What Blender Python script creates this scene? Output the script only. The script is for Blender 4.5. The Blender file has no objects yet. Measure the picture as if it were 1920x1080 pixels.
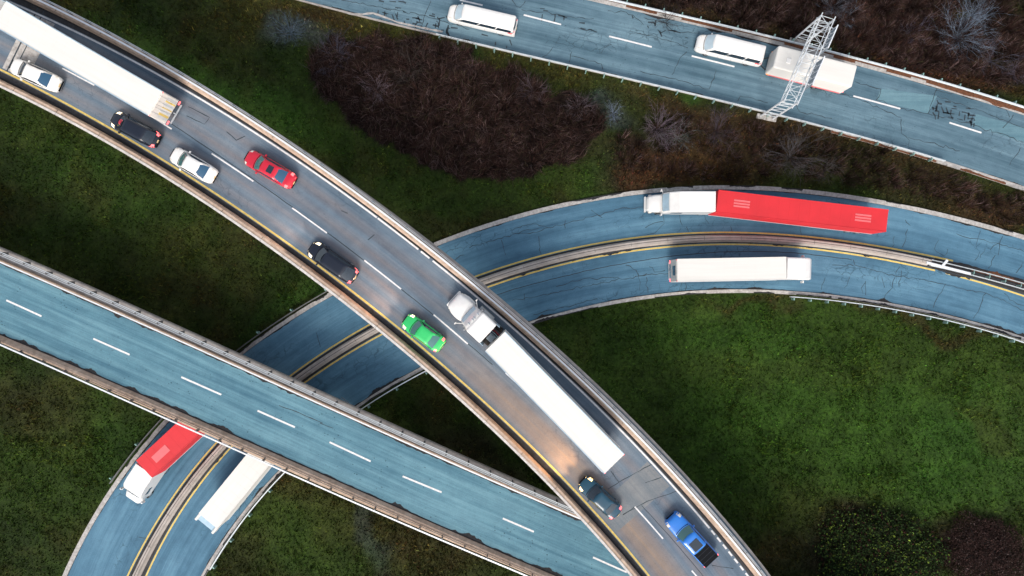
import bpy, math, random
import numpy as np
from mathutils import Vector, Matrix

random.seed(7)
RNG = np.random.default_rng(11)
C = bpy.context.scene.collection
R = math.radians
CAM_H = 73.3            # camera height above the ground (m)
FPX = 1100.0            # focal length in pixels of the 1920 px wide photograph
ZU, ZM = 12.0, 6.2      # road levels of the two overpasses

# ------------------------------------------------------------------ camera
cd = bpy.data.cameras.new('camera'); cam = bpy.data.objects.new('camera', cd); C.objects.link(cam)
cam.location = (0, 0, CAM_H); cam.rotation_euler = (0, 0, 0)
cd.sensor_width = 36; cd.lens = 36*FPX/1920; cd.clip_start = 0.5; cd.clip_end = 1500
bpy.context.scene.camera = cam

# ------------------------------------------------------------------ world, sun, exposure
SUN_EL, SUN_AZ = R(42), R(186)       # light from the bottom of the picture
w = bpy.data.worlds.new('World'); bpy.context.scene.world = w; w.use_nodes = True
nt = w.node_tree; nt.nodes.clear()
sky = nt.nodes.new('ShaderNodeTexSky'); sky.sky_type = 'NISHITA'; sky.sun_disc = False
sky.sun_elevation = SUN_EL; sky.sun_rotation = SUN_AZ
sky.air_density = 1.0; sky.dust_density = 3.0; sky.ozone_density = 1.0
bg = nt.nodes.new('ShaderNodeBackground'); bg.inputs[1].default_value = 0.13
wo = nt.nodes.new('ShaderNodeOutputWorld')
hs = nt.nodes.new('ShaderNodeHueSaturation'); hs.inputs['Saturation'].default_value = .45
nt.links.new(sky.outputs[0], hs.inputs['Color']); nt.links.new(hs.outputs[0], bg.inputs[0]); nt.links.new(bg.outputs[0], wo.inputs[0])
sl = bpy.data.lights.new('sun', 'SUN'); sl.energy = 1.4; sl.angle = R(24); sl.color = (1.0, 0.90, 0.78)
so = bpy.data.objects.new('sun', sl); C.objects.link(so)
sd = Vector((math.sin(SUN_AZ)*math.cos(SUN_EL), math.cos(SUN_AZ)*math.cos(SUN_EL), math.sin(SUN_EL)))
so.rotation_euler = sd.to_track_quat('Z', 'Y').to_euler(); so.location = (0, -60, 120)
vs = bpy.context.scene.view_settings
vs.view_transform = 'Standard'; vs.look = 'None'; vs.exposure = 0.78; vs.gamma = 1.0; vs.use_curve_mapping = False

# ------------------------------------------------------------------ helpers
def P2(px, py, z=0.0):
    k = (CAM_H - z)/FPX
    return np.array(((px-960)*k, -(py-540)*k))
def PW(pts, z=0.0): return np.array([P2(a, b, z) for a, b in pts])

def tag(o, label=None, cat=None, group=None, kind=None):
    if label: o['label'] = label
    if cat: o['category'] = cat
    if group: o['group'] = group
    if kind: o['kind'] = kind
    return o
def empty(name, loc=(0, 0, 0), rz=0.0):
    o = bpy.data.objects.new(name, None); C.objects.link(o)
    o.location = loc; o.rotation_euler = (0, 0, rz); o.empty_display_size = 0.3
    return o

class MB:
    """collects faces; build() links them as one mesh object"""
    def __init__(s): s.v = []; s.f = []; s.uv = []; s.sm = []
    def add(s, vs, fs, uvs=None, smooth=False):
        b = len(s.v); s.v += [tuple(map(float, p)) for p in vs]
        for i, f in enumerate(fs):
            s.f.append(tuple(b+k for k in f)); s.sm.append(smooth)
            s.uv.append(uvs[i] if uvs else None)
        return s
    def box(s, c, d, rz=0.0, M=None, taper=(1, 1), bevel=0):
        x, y, z = d[0]/2, d[1]/2, d[2]/2
        tx, ty = taper
        P = [(-x, -y, -z), (x, -y, -z), (x, y, -z), (-x, y, -z), (-x*tx, -y*ty, z), (x*tx, -y*ty, z), (x*tx, y*ty, z), (-x*tx, y*ty, z)]
        cs, sn = math.cos(rz), math.sin(rz)
        Q = [(c[0]+p[0]*cs-p[1]*sn, c[1]+p[0]*sn+p[1]*cs, c[2]+p[2]) for p in P]
        return s.add(Q, [(0, 3, 2, 1), (4, 5, 6, 7), (0, 1, 5, 4), (1, 2, 6, 5), (2, 3, 7, 6), (3, 0, 4, 7)])
    def rbox(s, c, d, r, n=3, rz=0.0, top=0.04):
        """box with rounded plan corners and a small top bevel"""
        x, y, h = d[0]/2, d[1]/2, d[2]
        def ring(xx, yy, rr, z):
            o = []
            for q, (sx, sy) in enumerate(((1, 1), (-1, 1), (-1, -1), (1, -1))):
                for k in range(n+1):
                    a = (q + k/n)*math.pi/2
                    o.append(((xx-rr)*sx+rr*math.cos(a), (yy-rr)*sy+rr*math.sin(a), z))
            return o
        rs = [ring(x, y, r, -h/2), ring(x, y, r, h/2-top), ring(x-top*.35, y-top*.35, max(r-top*.35, .005), h/2-top*.3), ring(x-top, y-top, max(r-top, .004), h/2)]
        cs, sn = math.cos(rz), math.sin(rz)
        V = [(c[0]+p[0]*cs-p[1]*sn, c[1]+p[0]*sn+p[1]*cs, c[2]+p[2]) for g in rs for p in g]
        N = len(rs[0]); F = []
        for i in range(len(rs)-1):
            for k in range(N): F.append((i*N+k, i*N+(k+1) % N, (i+1)*N+(k+1) % N, (i+1)*N+k))
        F.append(tuple(range(N-1, -1, -1))); F.append(tuple(3*N+k for k in range(N)))
        return s.add(V, F)
    def tube(s, a, b, r, r2=None, n=6):
        a = Vector(a); b = Vector(b); d = b-a
        if d.length < 1e-6: return s
        q = d.to_track_quat('Z', 'Y'); r2 = r if r2 is None else r2
        V = []
        for P, rr in ((a, r), (b, r2)):
            for k in range(n):
                t = 2*math.pi*k/n; V.append(P + q @ Vector((rr*math.cos(t), rr*math.sin(t), 0)))
        F = [(k, (k+1) % n, n+(k+1) % n, n+k) for k in range(n)]
        F += [tuple(range(n-1, -1, -1)), tuple(range(n, 2*n))]
        return s.add(V, F, smooth=False)
    def bar(s, a, b, w, h):
        a = Vector(a); b = Vector(b); d = (b-a); L = d.length
        if L < 1e-6: return s
        t = d/L; up = Vector((0, 0, 1)) if abs(t.z) < .95 else Vector((1, 0, 0))
        x = t.cross(up).normalized(); y = x.cross(t)
        V = []
        for P in (a, b):
            for sx, sy in ((-1, -1), (1, -1), (1, 1), (-1, 1)): V.append(P + x*(sx*w/2) + y*(sy*h/2))
        return s.add(V, [(0, 1, 5, 4), (1, 2, 6, 5), (2, 3, 7, 6), (3, 0, 4, 7), (3, 2, 1, 0), (4, 5, 6, 7)])
    def loft(s, rings, cap=True, smooth=True):
        N = len(rings[0]); V = [p for g in rings for p in g]; F = []
        for i in range(len(rings)-1):
            for k in range(N): F.append((i*N+k, i*N+(k+1) % N, (i+1)*N+(k+1) % N, (i+1)*N+k))
        if cap:
            F.append(tuple(range(N-1, -1, -1))); F.append(tuple((len(rings)-1)*N+k for k in range(N)))
        return s.add(V, F, smooth=smooth)
    def build(s, name, mat, parent=None, uvm=True):
        me = bpy.data.meshes.new(name); me.from_pydata(s.v, [], s.f); me.update()
        if any(u is not None for u in s.uv):
            l = me.uv_layers.new(name='UVMap'); k = 0
            for f, u in zip(s.f, s.uv):
                for j in range(len(f)):
                    if u is not None: l.data[k].uv = u[j]
                    k += 1
        me.polygons.foreach_set('use_smooth', s.sm)
        me.materials.append(mat)
        o = bpy.data.objects.new(name, me); C.objects.link(o)
        if parent: o.parent = parent
        return o

# ------------------------------------------------------------------ numpy value noise
def _hash(ix, iy, seed):
    n = (ix.astype(np.int64)*374761393 + iy.astype(np.int64)*668265263 + seed*1442695041) & 0x7fffffff
    n = ((n ^ (n >> 13))*1274126177) & 0x7fffffff
    return ((n ^ (n >> 16)) & 0xffff)/65535.0
def vn(x, y, sc, seed=0):
    x = np.asarray(x)/sc; y = np.asarray(y)/sc
    ix = np.floor(x); iy = np.floor(y); fx = x-ix; fy = y-iy
    fx = fx*fx*(3-2*fx); fy = fy*fy*(3-2*fy)
    a = _hash(ix, iy, seed); b = _hash(ix+1, iy, seed); c = _hash(ix, iy+1, seed); d = _hash(ix+1, iy+1, seed)
    return (a*(1-fx)+b*fx)*(1-fy) + (c*(1-fx)+d*fx)*fy
def fbm(x, y, sc, seed=0, o=3):
    t = 0; a = 1; s = 0
    for k in range(o): t = t+a*vn(x, y, sc/2**k, seed+k*17); s += a; a *= .55
    return t/s

# ------------------------------------------------------------------ materials
def newmat(name):
    m = bpy.data.materials.new(name); m.use_nodes = True; nt = m.node_tree
    return m, nt, nt.nodes['Principled BSDF']
def N(nt, t, **k):
    n = nt.nodes.new('ShaderNode'+t)
    for a, b in k.items():
        if a.startswith('i_'): n.inputs[a[2:].replace('_', ' ')].default_value = b
        else: setattr(n, a, b)
    return n
def ramp(nt, src, stops):
    r = N(nt, 'ValToRGB'); e = r.color_ramp.elements
    while len(e) < len(stops): e.new(.5)
    for q, (p, c) in zip(e, stops): q.position = p; q.color = (*c, 1) if len(c) == 3 else c
    nt.links.new(src, r.inputs[0]); return r.outputs[0]
def mixc(nt, f, a, b, mode='MIX'):
    m = N(nt, 'Mix', data_type='RGBA', blend_type=mode)
    for s, v in ((m.inputs[0], f), (m.inputs[6], a), (m.inputs[7], b)):
        if isinstance(v, (int, float)): s.default_value = v
        elif isinstance(v, tuple): s.default_value = (*v, 1) if len(v) == 3 else v
        else: nt.links.new(v, s)
    return m.outputs[2]
def mathn(nt, op, a, b=0.0, c=0.0, clamp=False):
    m = N(nt, 'Math', operation=op, use_clamp=clamp)
    for s, v in zip(m.inputs, (a, b, c)):
        if isinstance(v, (int, float)): s.default_value = v
        else: nt.links.new(v, s)
    return m.outputs[0]
def mapped(nt, src, sc, loc=(0, 0, 0)):
    m = N(nt, 'Mapping'); m.inputs['Scale'].default_value = sc; m.inputs['Location'].default_value = loc
    nt.links.new(src, m.inputs[0]); return m.outputs[0]
def noise(nt, vec, scale, detail=4, rough=.6):
    n = N(nt, 'TexNoise'); n.inputs['Scale'].default_value = scale; n.inputs['Detail'].default_value = detail; n.inputs['Roughness'].default_value = rough
    nt.links.new(vec, n.inputs['Vector']); return n.outputs['Fac']
def bump(nt, p, h, st=.3, d=.02):
    b = N(nt, 'Bump'); b.inputs['Strength'].default_value = st; b.inputs['Distance'].default_value = d
    nt.links.new(h, b.inputs['Height']); nt.links.new(b.outputs[0], p.inputs['Normal'])

def simple(name, col, rough=.5, metal=0.0, var=.12, scale=2.0, coat=0.0, emit=None, es=0.0):
    m, nt, p = newmat(name); tc = N(nt, 'TexCoord')
    f = noise(nt, tc.outputs['Object'], scale, 4)
    a = tuple(max(0, c*(1-var)) for c in col); b = tuple(min(1, c*(1+var)) for c in col)
    nt.links.new(ramp(nt, f, [(.3, a), (.7, b)]), p.inputs['Base Color'])
    p.inputs['Roughness'].default_value = rough; p.inputs['Metallic'].default_value = metal
    if coat: p.inputs['Coat Weight'].default_value = coat; p.inputs['Coat Roughness'].default_value = .08
    if emit: p.inputs['Emission Color'].default_value = (*emit, 1); p.inputs['Emission Strength'].default_value = es
    return m

def asphalt(name, dark, mid, light, streak=.5, dots=.5, crack=0.0, tracks=(), track_glow_col=None, patchy=.4, seed=0.0, warm=None):
    m, nt, p = newmat(name)
    tc = N(nt, 'TexCoord'); uv = tc.outputs['UV']; ob = tc.outputs['Object']
    s1 = noise(nt, mapped(nt, uv, (.035, 1.1, 1), (seed, seed*2, 0)), 1.0, 5, .62)
    s2 = noise(nt, mapped(nt, uv, (.12, 4.5, 1), (seed*3, 1, 0)), 1.0, 4, .6)
    big = noise(nt, mapped(nt, uv, (.09, .25, 1), (seed, 5, 0)), 1.0, 4, .6)
    f = mathn(nt, 'MULTIPLY_ADD', s1, streak, mathn(nt, 'MULTIPLY', s2, streak*.45))
    f = mathn(nt, 'MULTIPLY_ADD', big, patchy, f)
    tot = streak*1.45+patchy
    f = mathn(nt, 'MULTIPLY_ADD', f, 1/tot, 0.0)
    col = ramp(nt, f, [(.39, dark), (.5, mid), (.61, light)])
    if tracks:
        sep = N(nt, 'SeparateXYZ'); nt.links.new(uv, sep.inputs[0])
        acc = None
        for v0, wd in tracks:
            d = mathn(nt, 'ABSOLUTE', mathn(nt, 'SUBTRACT', sep.outputs[1], v0))
            g = mathn(nt, 'SUBTRACT', 1.0, mathn(nt, 'DIVIDE', d, wd), clamp=True)
            acc = g if acc is None else mathn(nt, 'MAXIMUM', acc, g)
        nz = noise(nt, mapped(nt, uv, (.06, .8, 1), (3, seed, 0)), 1.0, 4)
        acc = mathn(nt, 'MULTIPLY', acc, mathn(nt, 'MULTIPLY_ADD', nz, 1.5, -.15, clamp=True))
        col = mixc(nt, mathn(nt, 'MULTIPLY', acc, .8, clamp=True), col, track_glow_col)
    if warm:                                            # lane wear plus headlight glow painted in tan, further along the deck
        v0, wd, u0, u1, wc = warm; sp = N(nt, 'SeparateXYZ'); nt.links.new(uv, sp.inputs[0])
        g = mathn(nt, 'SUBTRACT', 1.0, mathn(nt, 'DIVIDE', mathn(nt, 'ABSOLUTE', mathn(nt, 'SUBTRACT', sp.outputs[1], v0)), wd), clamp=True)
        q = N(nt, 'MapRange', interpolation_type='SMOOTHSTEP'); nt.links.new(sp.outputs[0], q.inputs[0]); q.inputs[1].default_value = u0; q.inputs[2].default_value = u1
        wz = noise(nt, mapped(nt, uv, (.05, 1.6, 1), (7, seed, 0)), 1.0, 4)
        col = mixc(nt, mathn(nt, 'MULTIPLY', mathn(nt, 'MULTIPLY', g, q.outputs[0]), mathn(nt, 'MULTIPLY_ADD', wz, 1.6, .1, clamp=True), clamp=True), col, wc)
    g = noise(nt, ob, 9.0, 3, .7)                       # aggregate grain
    col = mixc(nt, .55, col, ramp(nt, g, [(.3, (.62, .62, .62)), (.7, (1.0, 1.0, 1.0))]), 'MULTIPLY')
    g2 = noise(nt, ob, .9, 5, .65)
    col = mixc(nt, .5, col, ramp(nt, g2, [(.35, (.72, .74, .78)), (.62, (1.0, 1.0, 1.0))]), 'MULTIPLY')
    if dots:                                            # oil drops and small chips
        v = N(nt, 'TexVoronoi'); v.inputs['Scale'].default_value = 1.1; v.inputs['Randomness'].default_value = 1
        dm = N(nt, 'VectorMath', operation='ADD'); nn = N(nt, 'TexNoise'); nn.inputs['Scale'].default_value = 3
        nt.links.new(mapped(nt, uv, (1.5, 2.2, 1)), v.inputs['Vector'])
        msk = ramp(nt, noise(nt, mapped(nt, uv, (.1, .5, 1), (9, 2, 0)), 1.0, 3), [(.44, (0, 0, 0)), (.62, (1, 1, 1))])
        dd = mathn(nt, 'LESS_THAN', v.outputs['Distance'], .15)
        col = mixc(nt, mathn(nt, 'MULTIPLY', mathn(nt, 'MULTIPLY', dd, msk), dots, clamp=True), col, tuple(c*.25 for c in dark))
    if crack:                                           # alligator cracking in patches
        v = N(nt, 'TexVoronoi', feature='DISTANCE_TO_EDGE'); v.inputs['Scale'].default_value = .9
        dn = N(nt, 'TexNoise'); dn.inputs['Scale'].default_value = 1.6; dn.inputs['Detail'].default_value = 4; nt.links.new(ob, dn.inputs['Vector'])
        ad = N(nt, 'VectorMath', operation='MULTIPLY_ADD'); nt.links.new(dn.outputs['Color'], ad.inputs[0]); ad.inputs[1].default_value = (.9, .9, 0); nt.links.new(mapped(nt, uv, (.8, 1.1, 1)), ad.inputs[2])
        nt.links.new(ad.outputs[0], v.inputs['Vector'])
        ln = mathn(nt, 'LESS_THAN', v.outputs['Distance'], .028)
        msk = ramp(nt, noise(nt, mapped(nt, uv, (.08, .28, 1), (seed+4, 8, 0)), 1.0, 3), [(.52, (0, 0, 0)), (.62, (1, 1, 1))])
        col = mixc(nt, mathn(nt, 'MULTIPLY', mathn(nt, 'MULTIPLY', ln, msk), crack, clamp=True), col, tuple(c*.22 for c in dark))
    nt.links.new(col, p.inputs['Base Color'])
    p.inputs['Roughness'].default_value = .82; p.inputs['Specular IOR Level'].default_value = .3
    bump(nt, p, g, .25, .01)
    return m

def concrete(name, a, b, stain=.5, scale=1.0):
    m, nt, p = newmat(name); tc = N(nt, 'TexCoord'); uv = tc.outputs['UV']; ob = tc.outputs['Object']
    f = noise(nt, ob, .8*scale, 6, .7)
    col = ramp(nt, f, [(.32, a), (.68, b)])
    st = ramp(nt, noise(nt, mapped(nt, ob, (1.2, 1.2, .4)), 2.2*scale, 5, .7), [(.4, (.42, .38, .35)), (.58, (1, 1, 1))])
    col = mixc(nt, stain, col, st, 'MULTIPLY')
    nt.links.new(col, p.inputs['Base Color']); p.inputs['Roughness'].default_value = .85
    bump(nt, p, noise(nt, ob, 12, 4), .3, .01)
    return m

MT = {}
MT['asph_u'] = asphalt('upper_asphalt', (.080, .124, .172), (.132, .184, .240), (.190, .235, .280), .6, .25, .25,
                       ((.95, .75), (2.5, .7), (4.4, .85), (6.1, .8)), (.235, .195, .185), .45, 1.0, (1.75, 1.9, 96.2, 109.7, (.30, .225, .175)))  # pinkish wheel tracks have pooled headlight glow mixed into their colour
MT['asph_m'] = asphalt('teal_asphalt', (.060, .160, .225), (.110, .245, .312), (.170, .335, .402), .7, .8, .0, (), None, .4, 2.0)
MT['asph_r'] = asphalt('ramp_asphalt', (.052, .135, .210), (.085, .200, .295), (.130, .275, .380), .5, .25, .45, (), None, .6, 3.0)
MT['asph_t'] = asphalt('old_asphalt', (.062, .125, .168), (.110, .195, .250), (.175, .285, .345), .7, .5, .5, (), None, .55, 4.0)
MT['patch'] = asphalt('patched_asphalt', (.09, .195, .245), (.125, .240, .290), (.175, .305, .355), .5, .1, .0, (), None, .3, 5.0)
MT['tar'] = simple('tar_seal', (.022, .036, .048), .7, var=.4)
MT['white_paint'] = concrete('white_road_paint', (.62, .62, .63), (.86, .86, .86), .25, 3)
MT['yellow_paint'] = concrete('yellow_road_paint', (.62, .44, .10), (.80, .62, .20), .3, 3)
MT['conc_tan'] = concrete('tan_concrete', (.42, .30, .22), (.60, .46, .36), .35)
MT['conc_med'] = concrete('median_concrete', (.34, .30, .27), (.46, .41, .375), .2, .5)
MT['conc'] = concrete('grey_concrete', (.34, .31, .29), (.48, .45, .42), .3, .6)
MT['conc_pale'] = concrete('pale_concrete', (.36, .345, .33), (.54, .52, .50), .5, 1.2)
MT['conc_cap'] = concrete('cap_concrete', (.50, .47, .45), (.68, .65, .62), .35, 1.2)
MT['conc_dark'] = concrete('dark_concrete', (.020, .022, .026), (.055, .055, .06), .5)
MT['dirt'] = simple('gutter_dirt', (.022, .022, .024), .95, var=.5, scale=5)
MT['rust'] = simple('leaf_litter', (.13, .05, .022), .95, var=.5, scale=4)
MT['galv'] = simple('galvanised_steel', (.62, .67, .70), .42, .35, .1)
MT['galv_w'] = simple('pale_steel', (.76, .79, .82), .45, .2, .1)
MT['post'] = simple('post_steel', (.26, .42, .38), .5, .3, .15)
MT['steel_dk'] = simple('weathered_steel', (.15, .15, .15), .6, .5)
MT['sign'] = simple('sign_back_aluminium', (.30, .36, .42), .5, .4)
MT['tyre'] = simple('tyre_rubber', (.015, .015, .016), .85)
MT['rim'] = simple('wheel_rim', (.4, .41, .42), .35, .8)
MT['black'] = simple('black_plastic', (.006, .007, .009), .9); MT['black'].node_tree.nodes['Principled BSDF'].inputs['Specular IOR Level'].default_value = .15
MT['chassis'] = simple('chassis_black', (.018, .019, .022), .7)
def glass(name, col, r=.06):
    m, nt, p = newmat(name); p.inputs['Base Color'].default_value = (*col, 1)
    p.inputs['Roughness'].default_value = r; p.inputs['Specular IOR Level'].default_value = .6
    p.inputs['Coat Weight'].default_value = .5; p.inputs['Coat Roughness'].default_value = .03
    return m
MT['glass'] = glass('dark_glass', (.012, .022, .035))
MT['glass_b'] = glass('blue_glass', (.02, .075, .145))
MT['glass_g'] = glass('green_glass', (.05, .15, .15))
MT['pale_glass'] = simple('painted_sky_glass', (.42, .52, .58), .15, 0, .1, 1, .5)  # sky reflection painted in as a pale base colour
def paint(name, col, coat=.6, rough=.35, var=.05): return simple(name, col, rough, 0.0, var, 1.5, coat)
MT['p_white'] = paint('white_paint', (.76, .75, .73)); MT['p_black'] = paint('black_paint', (.005, .009, .020), .2, .3)
MT['p_red'] = paint('red_paint', (.52, .008, .03)); MT['p_green'] = paint('green_paint', (.025, .50, .13))
MT['p_blue'] = paint('blue_paint', (.012, .17, .60)); MT['p_navy'] = paint('navy_paint', (.008, .055, .095), .3, .3)

def skin(name, a, b):
    m, nt, p = newmat(name); tc = N(nt, 'TexCoord'); n1 = noise(nt, mapped(nt, tc.outputs['Object'], (.12, 2.2, .5)), 1.0, 5, .65); n2 = noise(nt, tc.outputs['Object'], .7, 5, .7)
    col = mixc(nt, .6, ramp(nt, n1, [(.35, a), (.6, b)]), ramp(nt, n2, [(.3, tuple(c*1.15 for c in a)), (.6, b)]))
    nt.links.new(col, p.inputs['Base Color']); p.inputs['Roughness'].default_value = .6; return m
MT['p_trailer'] = skin('white_trailer_skin', (.60, .585, .55), (.70, .685, .65))
MT['slab_grey'] = asphalt('pale_slab', (.15, .18, .205), (.20, .22, .235), (.26, .265, .265), .5, .3, .0, (), None, .5, 7.0)
MT['p_redtrailer'] = simple('red_trailer_skin', (.60, .020, .028), .55, 0, .10, .25)
MT['p_redlight'] = simple('faded_red_panel', (.68, .14, .15), .55, 0, .05)
MT['p_trim'] = simple('pale_blue_trim', (.38, .52, .62), .4, .2)
MT['lamp_off'] = simple('lamp_lens', (.70, .66, .60), .15, 0, .05, 2, .5)
MT['lamp_on'] = simple('lit_headlamp', (.9, .8, .6), .2, 0, 0, 1, 0, (1.0, .80, .52), 1.3)
MT['lamp_hot'] = simple('bright_headlamp', (.9, .7, .4), .2, 0, 0, 1, 0, (1.0, .62, .22), 2.2)
MT['tail'] = simple('tail_lamp_lens', (.55, .02, .03), .2, 0, .05, 2, .5, (1.0, .03, .05), .35)
MT['tail_on'] = simple('lit_tail_lamp', (.8, .05, .06), .2, 0, 0, 1, 0, (1.0, .16, .16), 1.4)
MT['amber'] = simple('amber_lens', (.75, .2, .03), .3, 0, 0, 1, 0, (1.0, .3, .05), .6)
MT['plate'] = simple('number_plate', (.75, .55, .30), .5)

# ------------------------------------------------------------------ road reference curves
class Road:
    def __init__(s, pts, z, deg, ext=45, uvname=''):
        P = PW(pts, z); s.z = z
        d = np.r_[0, np.cumsum(np.linalg.norm(np.diff(P, axis=0), axis=1))]; L = d[-1]
        t = np.linspace(0, 1, int(L/.5)); X = np.stack([np.polyval(np.polyfit(d/L, P[:, k], deg), t) for k in (0, 1)], 1)
        def extend(X):                   # arc extension with mean end curvature
            T = np.diff(X[-24:], axis=0); a = np.unwrap(np.arctan2(T[:, 1], T[:, 0])); ds = np.linalg.norm(T, axis=1).mean()
            k = (a[-1]-a[0])/(ds*(len(a)-1)); k = max(-.02, min(.02, k)); an = a[-1]; p = X[-1].copy(); out = []
            for _ in range(int(ext/.5)):
                an += k*.5; p = p + .5*np.array((math.cos(an), math.sin(an))); out.append(p)
            return np.vstack([X, out])
        X = extend(X); X = extend(X[::-1])[::-1]
        dd = np.r_[0, np.cumsum(np.linalg.norm(np.diff(X, axis=0), axis=1))]
        s.S = np.arange(0, dd[-1], .5); s.X = np.stack([np.interp(s.S, dd, X[:, k]) for k in (0, 1)], 1)
        T = np.gradient(s.X, axis=0); T /= np.linalg.norm(T, axis=1)[:, None]
        s.T = T; s.N = np.stack([-T[:, 1], T[:, 0]], 1); s.L = s.S[-1]
    def so(s, p):
        i = int(np.argmin(((s.X-p)**2).sum(1))); q = p-s.X[i]
        return float(s.S[i]+q@s.T[i]), float(q@s.N[i])
    def px(s, a, b, z=None): return s.so(P2(a, b, s.z if z is None else z))
    def fit(s, pts, z=None, deg=2):
        q = [s.px(a, b, z) for a, b in pts]; S = np.array([k[0] for k in q]); O = np.array([k[1] for k in q])
        c = np.polyfit(S, O, deg); lo, hi = S.min(), S.max()
        return lambda x: np.polyval(c, np.clip(x, lo, hi))
    def at(s, u, o=0.0):
        u = np.asarray(u, float)
        x = np.interp(u, s.S, s.X[:, 0]); y = np.interp(u, s.S, s.X[:, 1])
        nx = np.interp(u, s.S, s.N[:, 0]); ny = np.interp(u, s.S, s.N[:, 1])
        return np.stack([x+nx*o, y+ny*o], -1)
    def ang(s, u):
        return math.atan2(np.interp(u, s.S, s.T[:, 1]), np.interp(u, s.S, s.T[:, 0]))
def ev(f, u): return f(u) if callable(f) else np.full_like(np.asarray(u, float), f)

def strip(mb, rd, o0, o1, z, s0=None, s1=None, step=1.0):
    s0 = 0 if s0 is None else s0; s1 = rd.L if s1 is None else s1
    n = max(2, int(abs(s1-s0)/step)+1); u = np.linspace(s0, s1, n)
    a, b = ev(o0, u), ev(o1, u)
    A = rd.at(u, a); B = rd.at(u, b); V = []; F = []; U = []
    for i in range(n): V += [(*A[i], z), (*B[i], z)]
    for i in range(n-1):
        F.append((2*i, 2*i+2, 2*i+3, 2*i+1)); U.append(((u[i], a[i]), (u[i+1], a[i+1]), (u[i+1], b[i+1]), (u[i], b[i])))
    return mb.add(V, F, U)
def sweep(mb, rd, prof, s0=None, s1=None, step=1.0, base=None):
    """prof: closed list of (offset, z) swept along the road; base = offset function added"""
    s0 = 0 if s0 is None else s0; s1 = rd.L if s1 is None else s1
    n = max(2, int(abs(s1-s0)/step)+1); u = np.linspace(s0, s1, n); b = ev(base, u) if base is not None else np.zeros(n)
    m = len(prof); rows = [rd.at(u, b+o) for o, _ in prof]; V = []; F = []; U = []
    for i in range(n):
        for k in range(m): V.append((*rows[k][i], prof[k][1]))
    for i in range(n-1):
        for k in range(m):
            k2 = (k+1) % m
            F.append((i*m+k, i*m+k2, (i+1)*m+k2, (i+1)*m+k))
            U.append(((u[i], k*.3), (u[i], k*.3+.3), (u[i+1], k*.3+.3), (u[i+1], k*.3)))
    F.append(tuple(range(m))); U.append(tuple((0, 0) for _ in range(m)))
    F.append(tuple((n-1)*m+k for k in range(m-1, -1, -1))); U.append(tuple((0, 0) for _ in range(m)))
    return mb.add(V, F, U)
def boxprof(o0, o1, z0, z1): return [(o0, z0), (o0, z1), (o1, z1), (o1, z0)]

def crackline(mb, pts, z, w=.07, jit=.12, zl=.006):
    """jagged tar seal along a polyline of photo points on the surface at height z"""
    P = PW(pts, z); Q = []
    for a, b in zip(P[:-1], P[1:]):
        n = max(1, int(np.linalg.norm(b-a)/.45))
        for k in range(n):
            q = a+(b-a)*k/n
            if k: q = q+RNG.normal(0, jit, 2)
            Q.append(q)
    Q.append(P[-1]); Q = np.array(Q)
    T = np.gradient(Q, axis=0) if len(Q) > 1 else Q; T /= np.linalg.norm(T, axis=1)[:, None]+1e-9
    Nn = np.stack([-T[:, 1], T[:, 0]], 1); V = []; F = []
    for i, q in enumerate(Q):
        ww = w*(.5+RNG.random()*.9)*.5
        V += [(*(q-Nn[i]*ww), z+zl), (*(q+Nn[i]*ww), z+zl)]
    for i in range(len(Q)-1): F.append((2*i, 2*i+2, 2*i+3, 2*i+1))
    mb.add(V, F)
def seam(mb, rd, off, s0, s1, zl, w=.06, jit=.01):
    u = np.arange(s0, s1, .6); o = ev(off, u)+RNG.normal(0, jit, len(u)); A = rd.at(u, o-w/2); B = rd.at(u, o+w/2); V = []; F = []
    for i in range(len(u)): V += [(*A[i], zl), (*B[i], zl)]
    for i in range(len(u)-1): F.append((2*i, 2*i+2, 2*i+3, 2*i+1))
    mb.add(V, F)
def dirtstrip(mb, rd, edge, sgn, wmin, wmax, z, s0=None, s1=None, sc=1.4, seed=0, gap=0.0):
    """ragged dirt lying against an edge line; sgn = side it spreads to"""
    s0 = 0 if s0 is None else s0; s1 = rd.L if s1 is None else s1
    u = np.arange(s0, s1, .12); e = ev(edge, u)
    n = fbm(u, u*0+seed*7.3, sc, seed, 3); n2 = vn(u, u*0+seed, 9, seed+5)
    fine = vn(u, u*0+seed, .55, seed+3)*.6+vn(u, u*0+seed, .17, seed+4)*.7; wd = wmin+(wmax-wmin)*(np.clip((n-.30)*2.0, 0, 1)**2)*(.25+.75*n2)*(.55+.9*fine)
    A = rd.at(u, e); B = rd.at(u, e+sgn*wd); V = []; F = []
    for i in range(len(u)): V += [(*A[i], z), (*B[i], z)]
    for i in range(len(u)-1):
        if gap and vn(np.array([u[i]]), np.array([seed*3.1]), 3.2, seed+9)[0] < gap: continue
        F.append((2*i, 2*i+2, 2*i+3, 2*i+1) if sgn > 0 else (2*i, 2*i+1, 2*i+3, 2*i+2))
    mb.add(V, F)
def dash(rd, a, b, z, w, mat, parent, name='lane_dash', zref=None):
    s0, o0 = rd.px(*a, zref); s1, o1 = rd.px(*b, zref)
    if s0 > s1: s0, o0, s1, o1 = s1, o1, s0, o0
    f = lambda u: o0+(o1-o0)*(np.asarray(u)-s0)/(s1-s0)
    mb = MB(); strip(mb, rd, lambda u: f(u)-w/2, lambda u: f(u)+w/2, z, s0, s1, .5)
    return mb.build(name, mat, parent)

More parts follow.
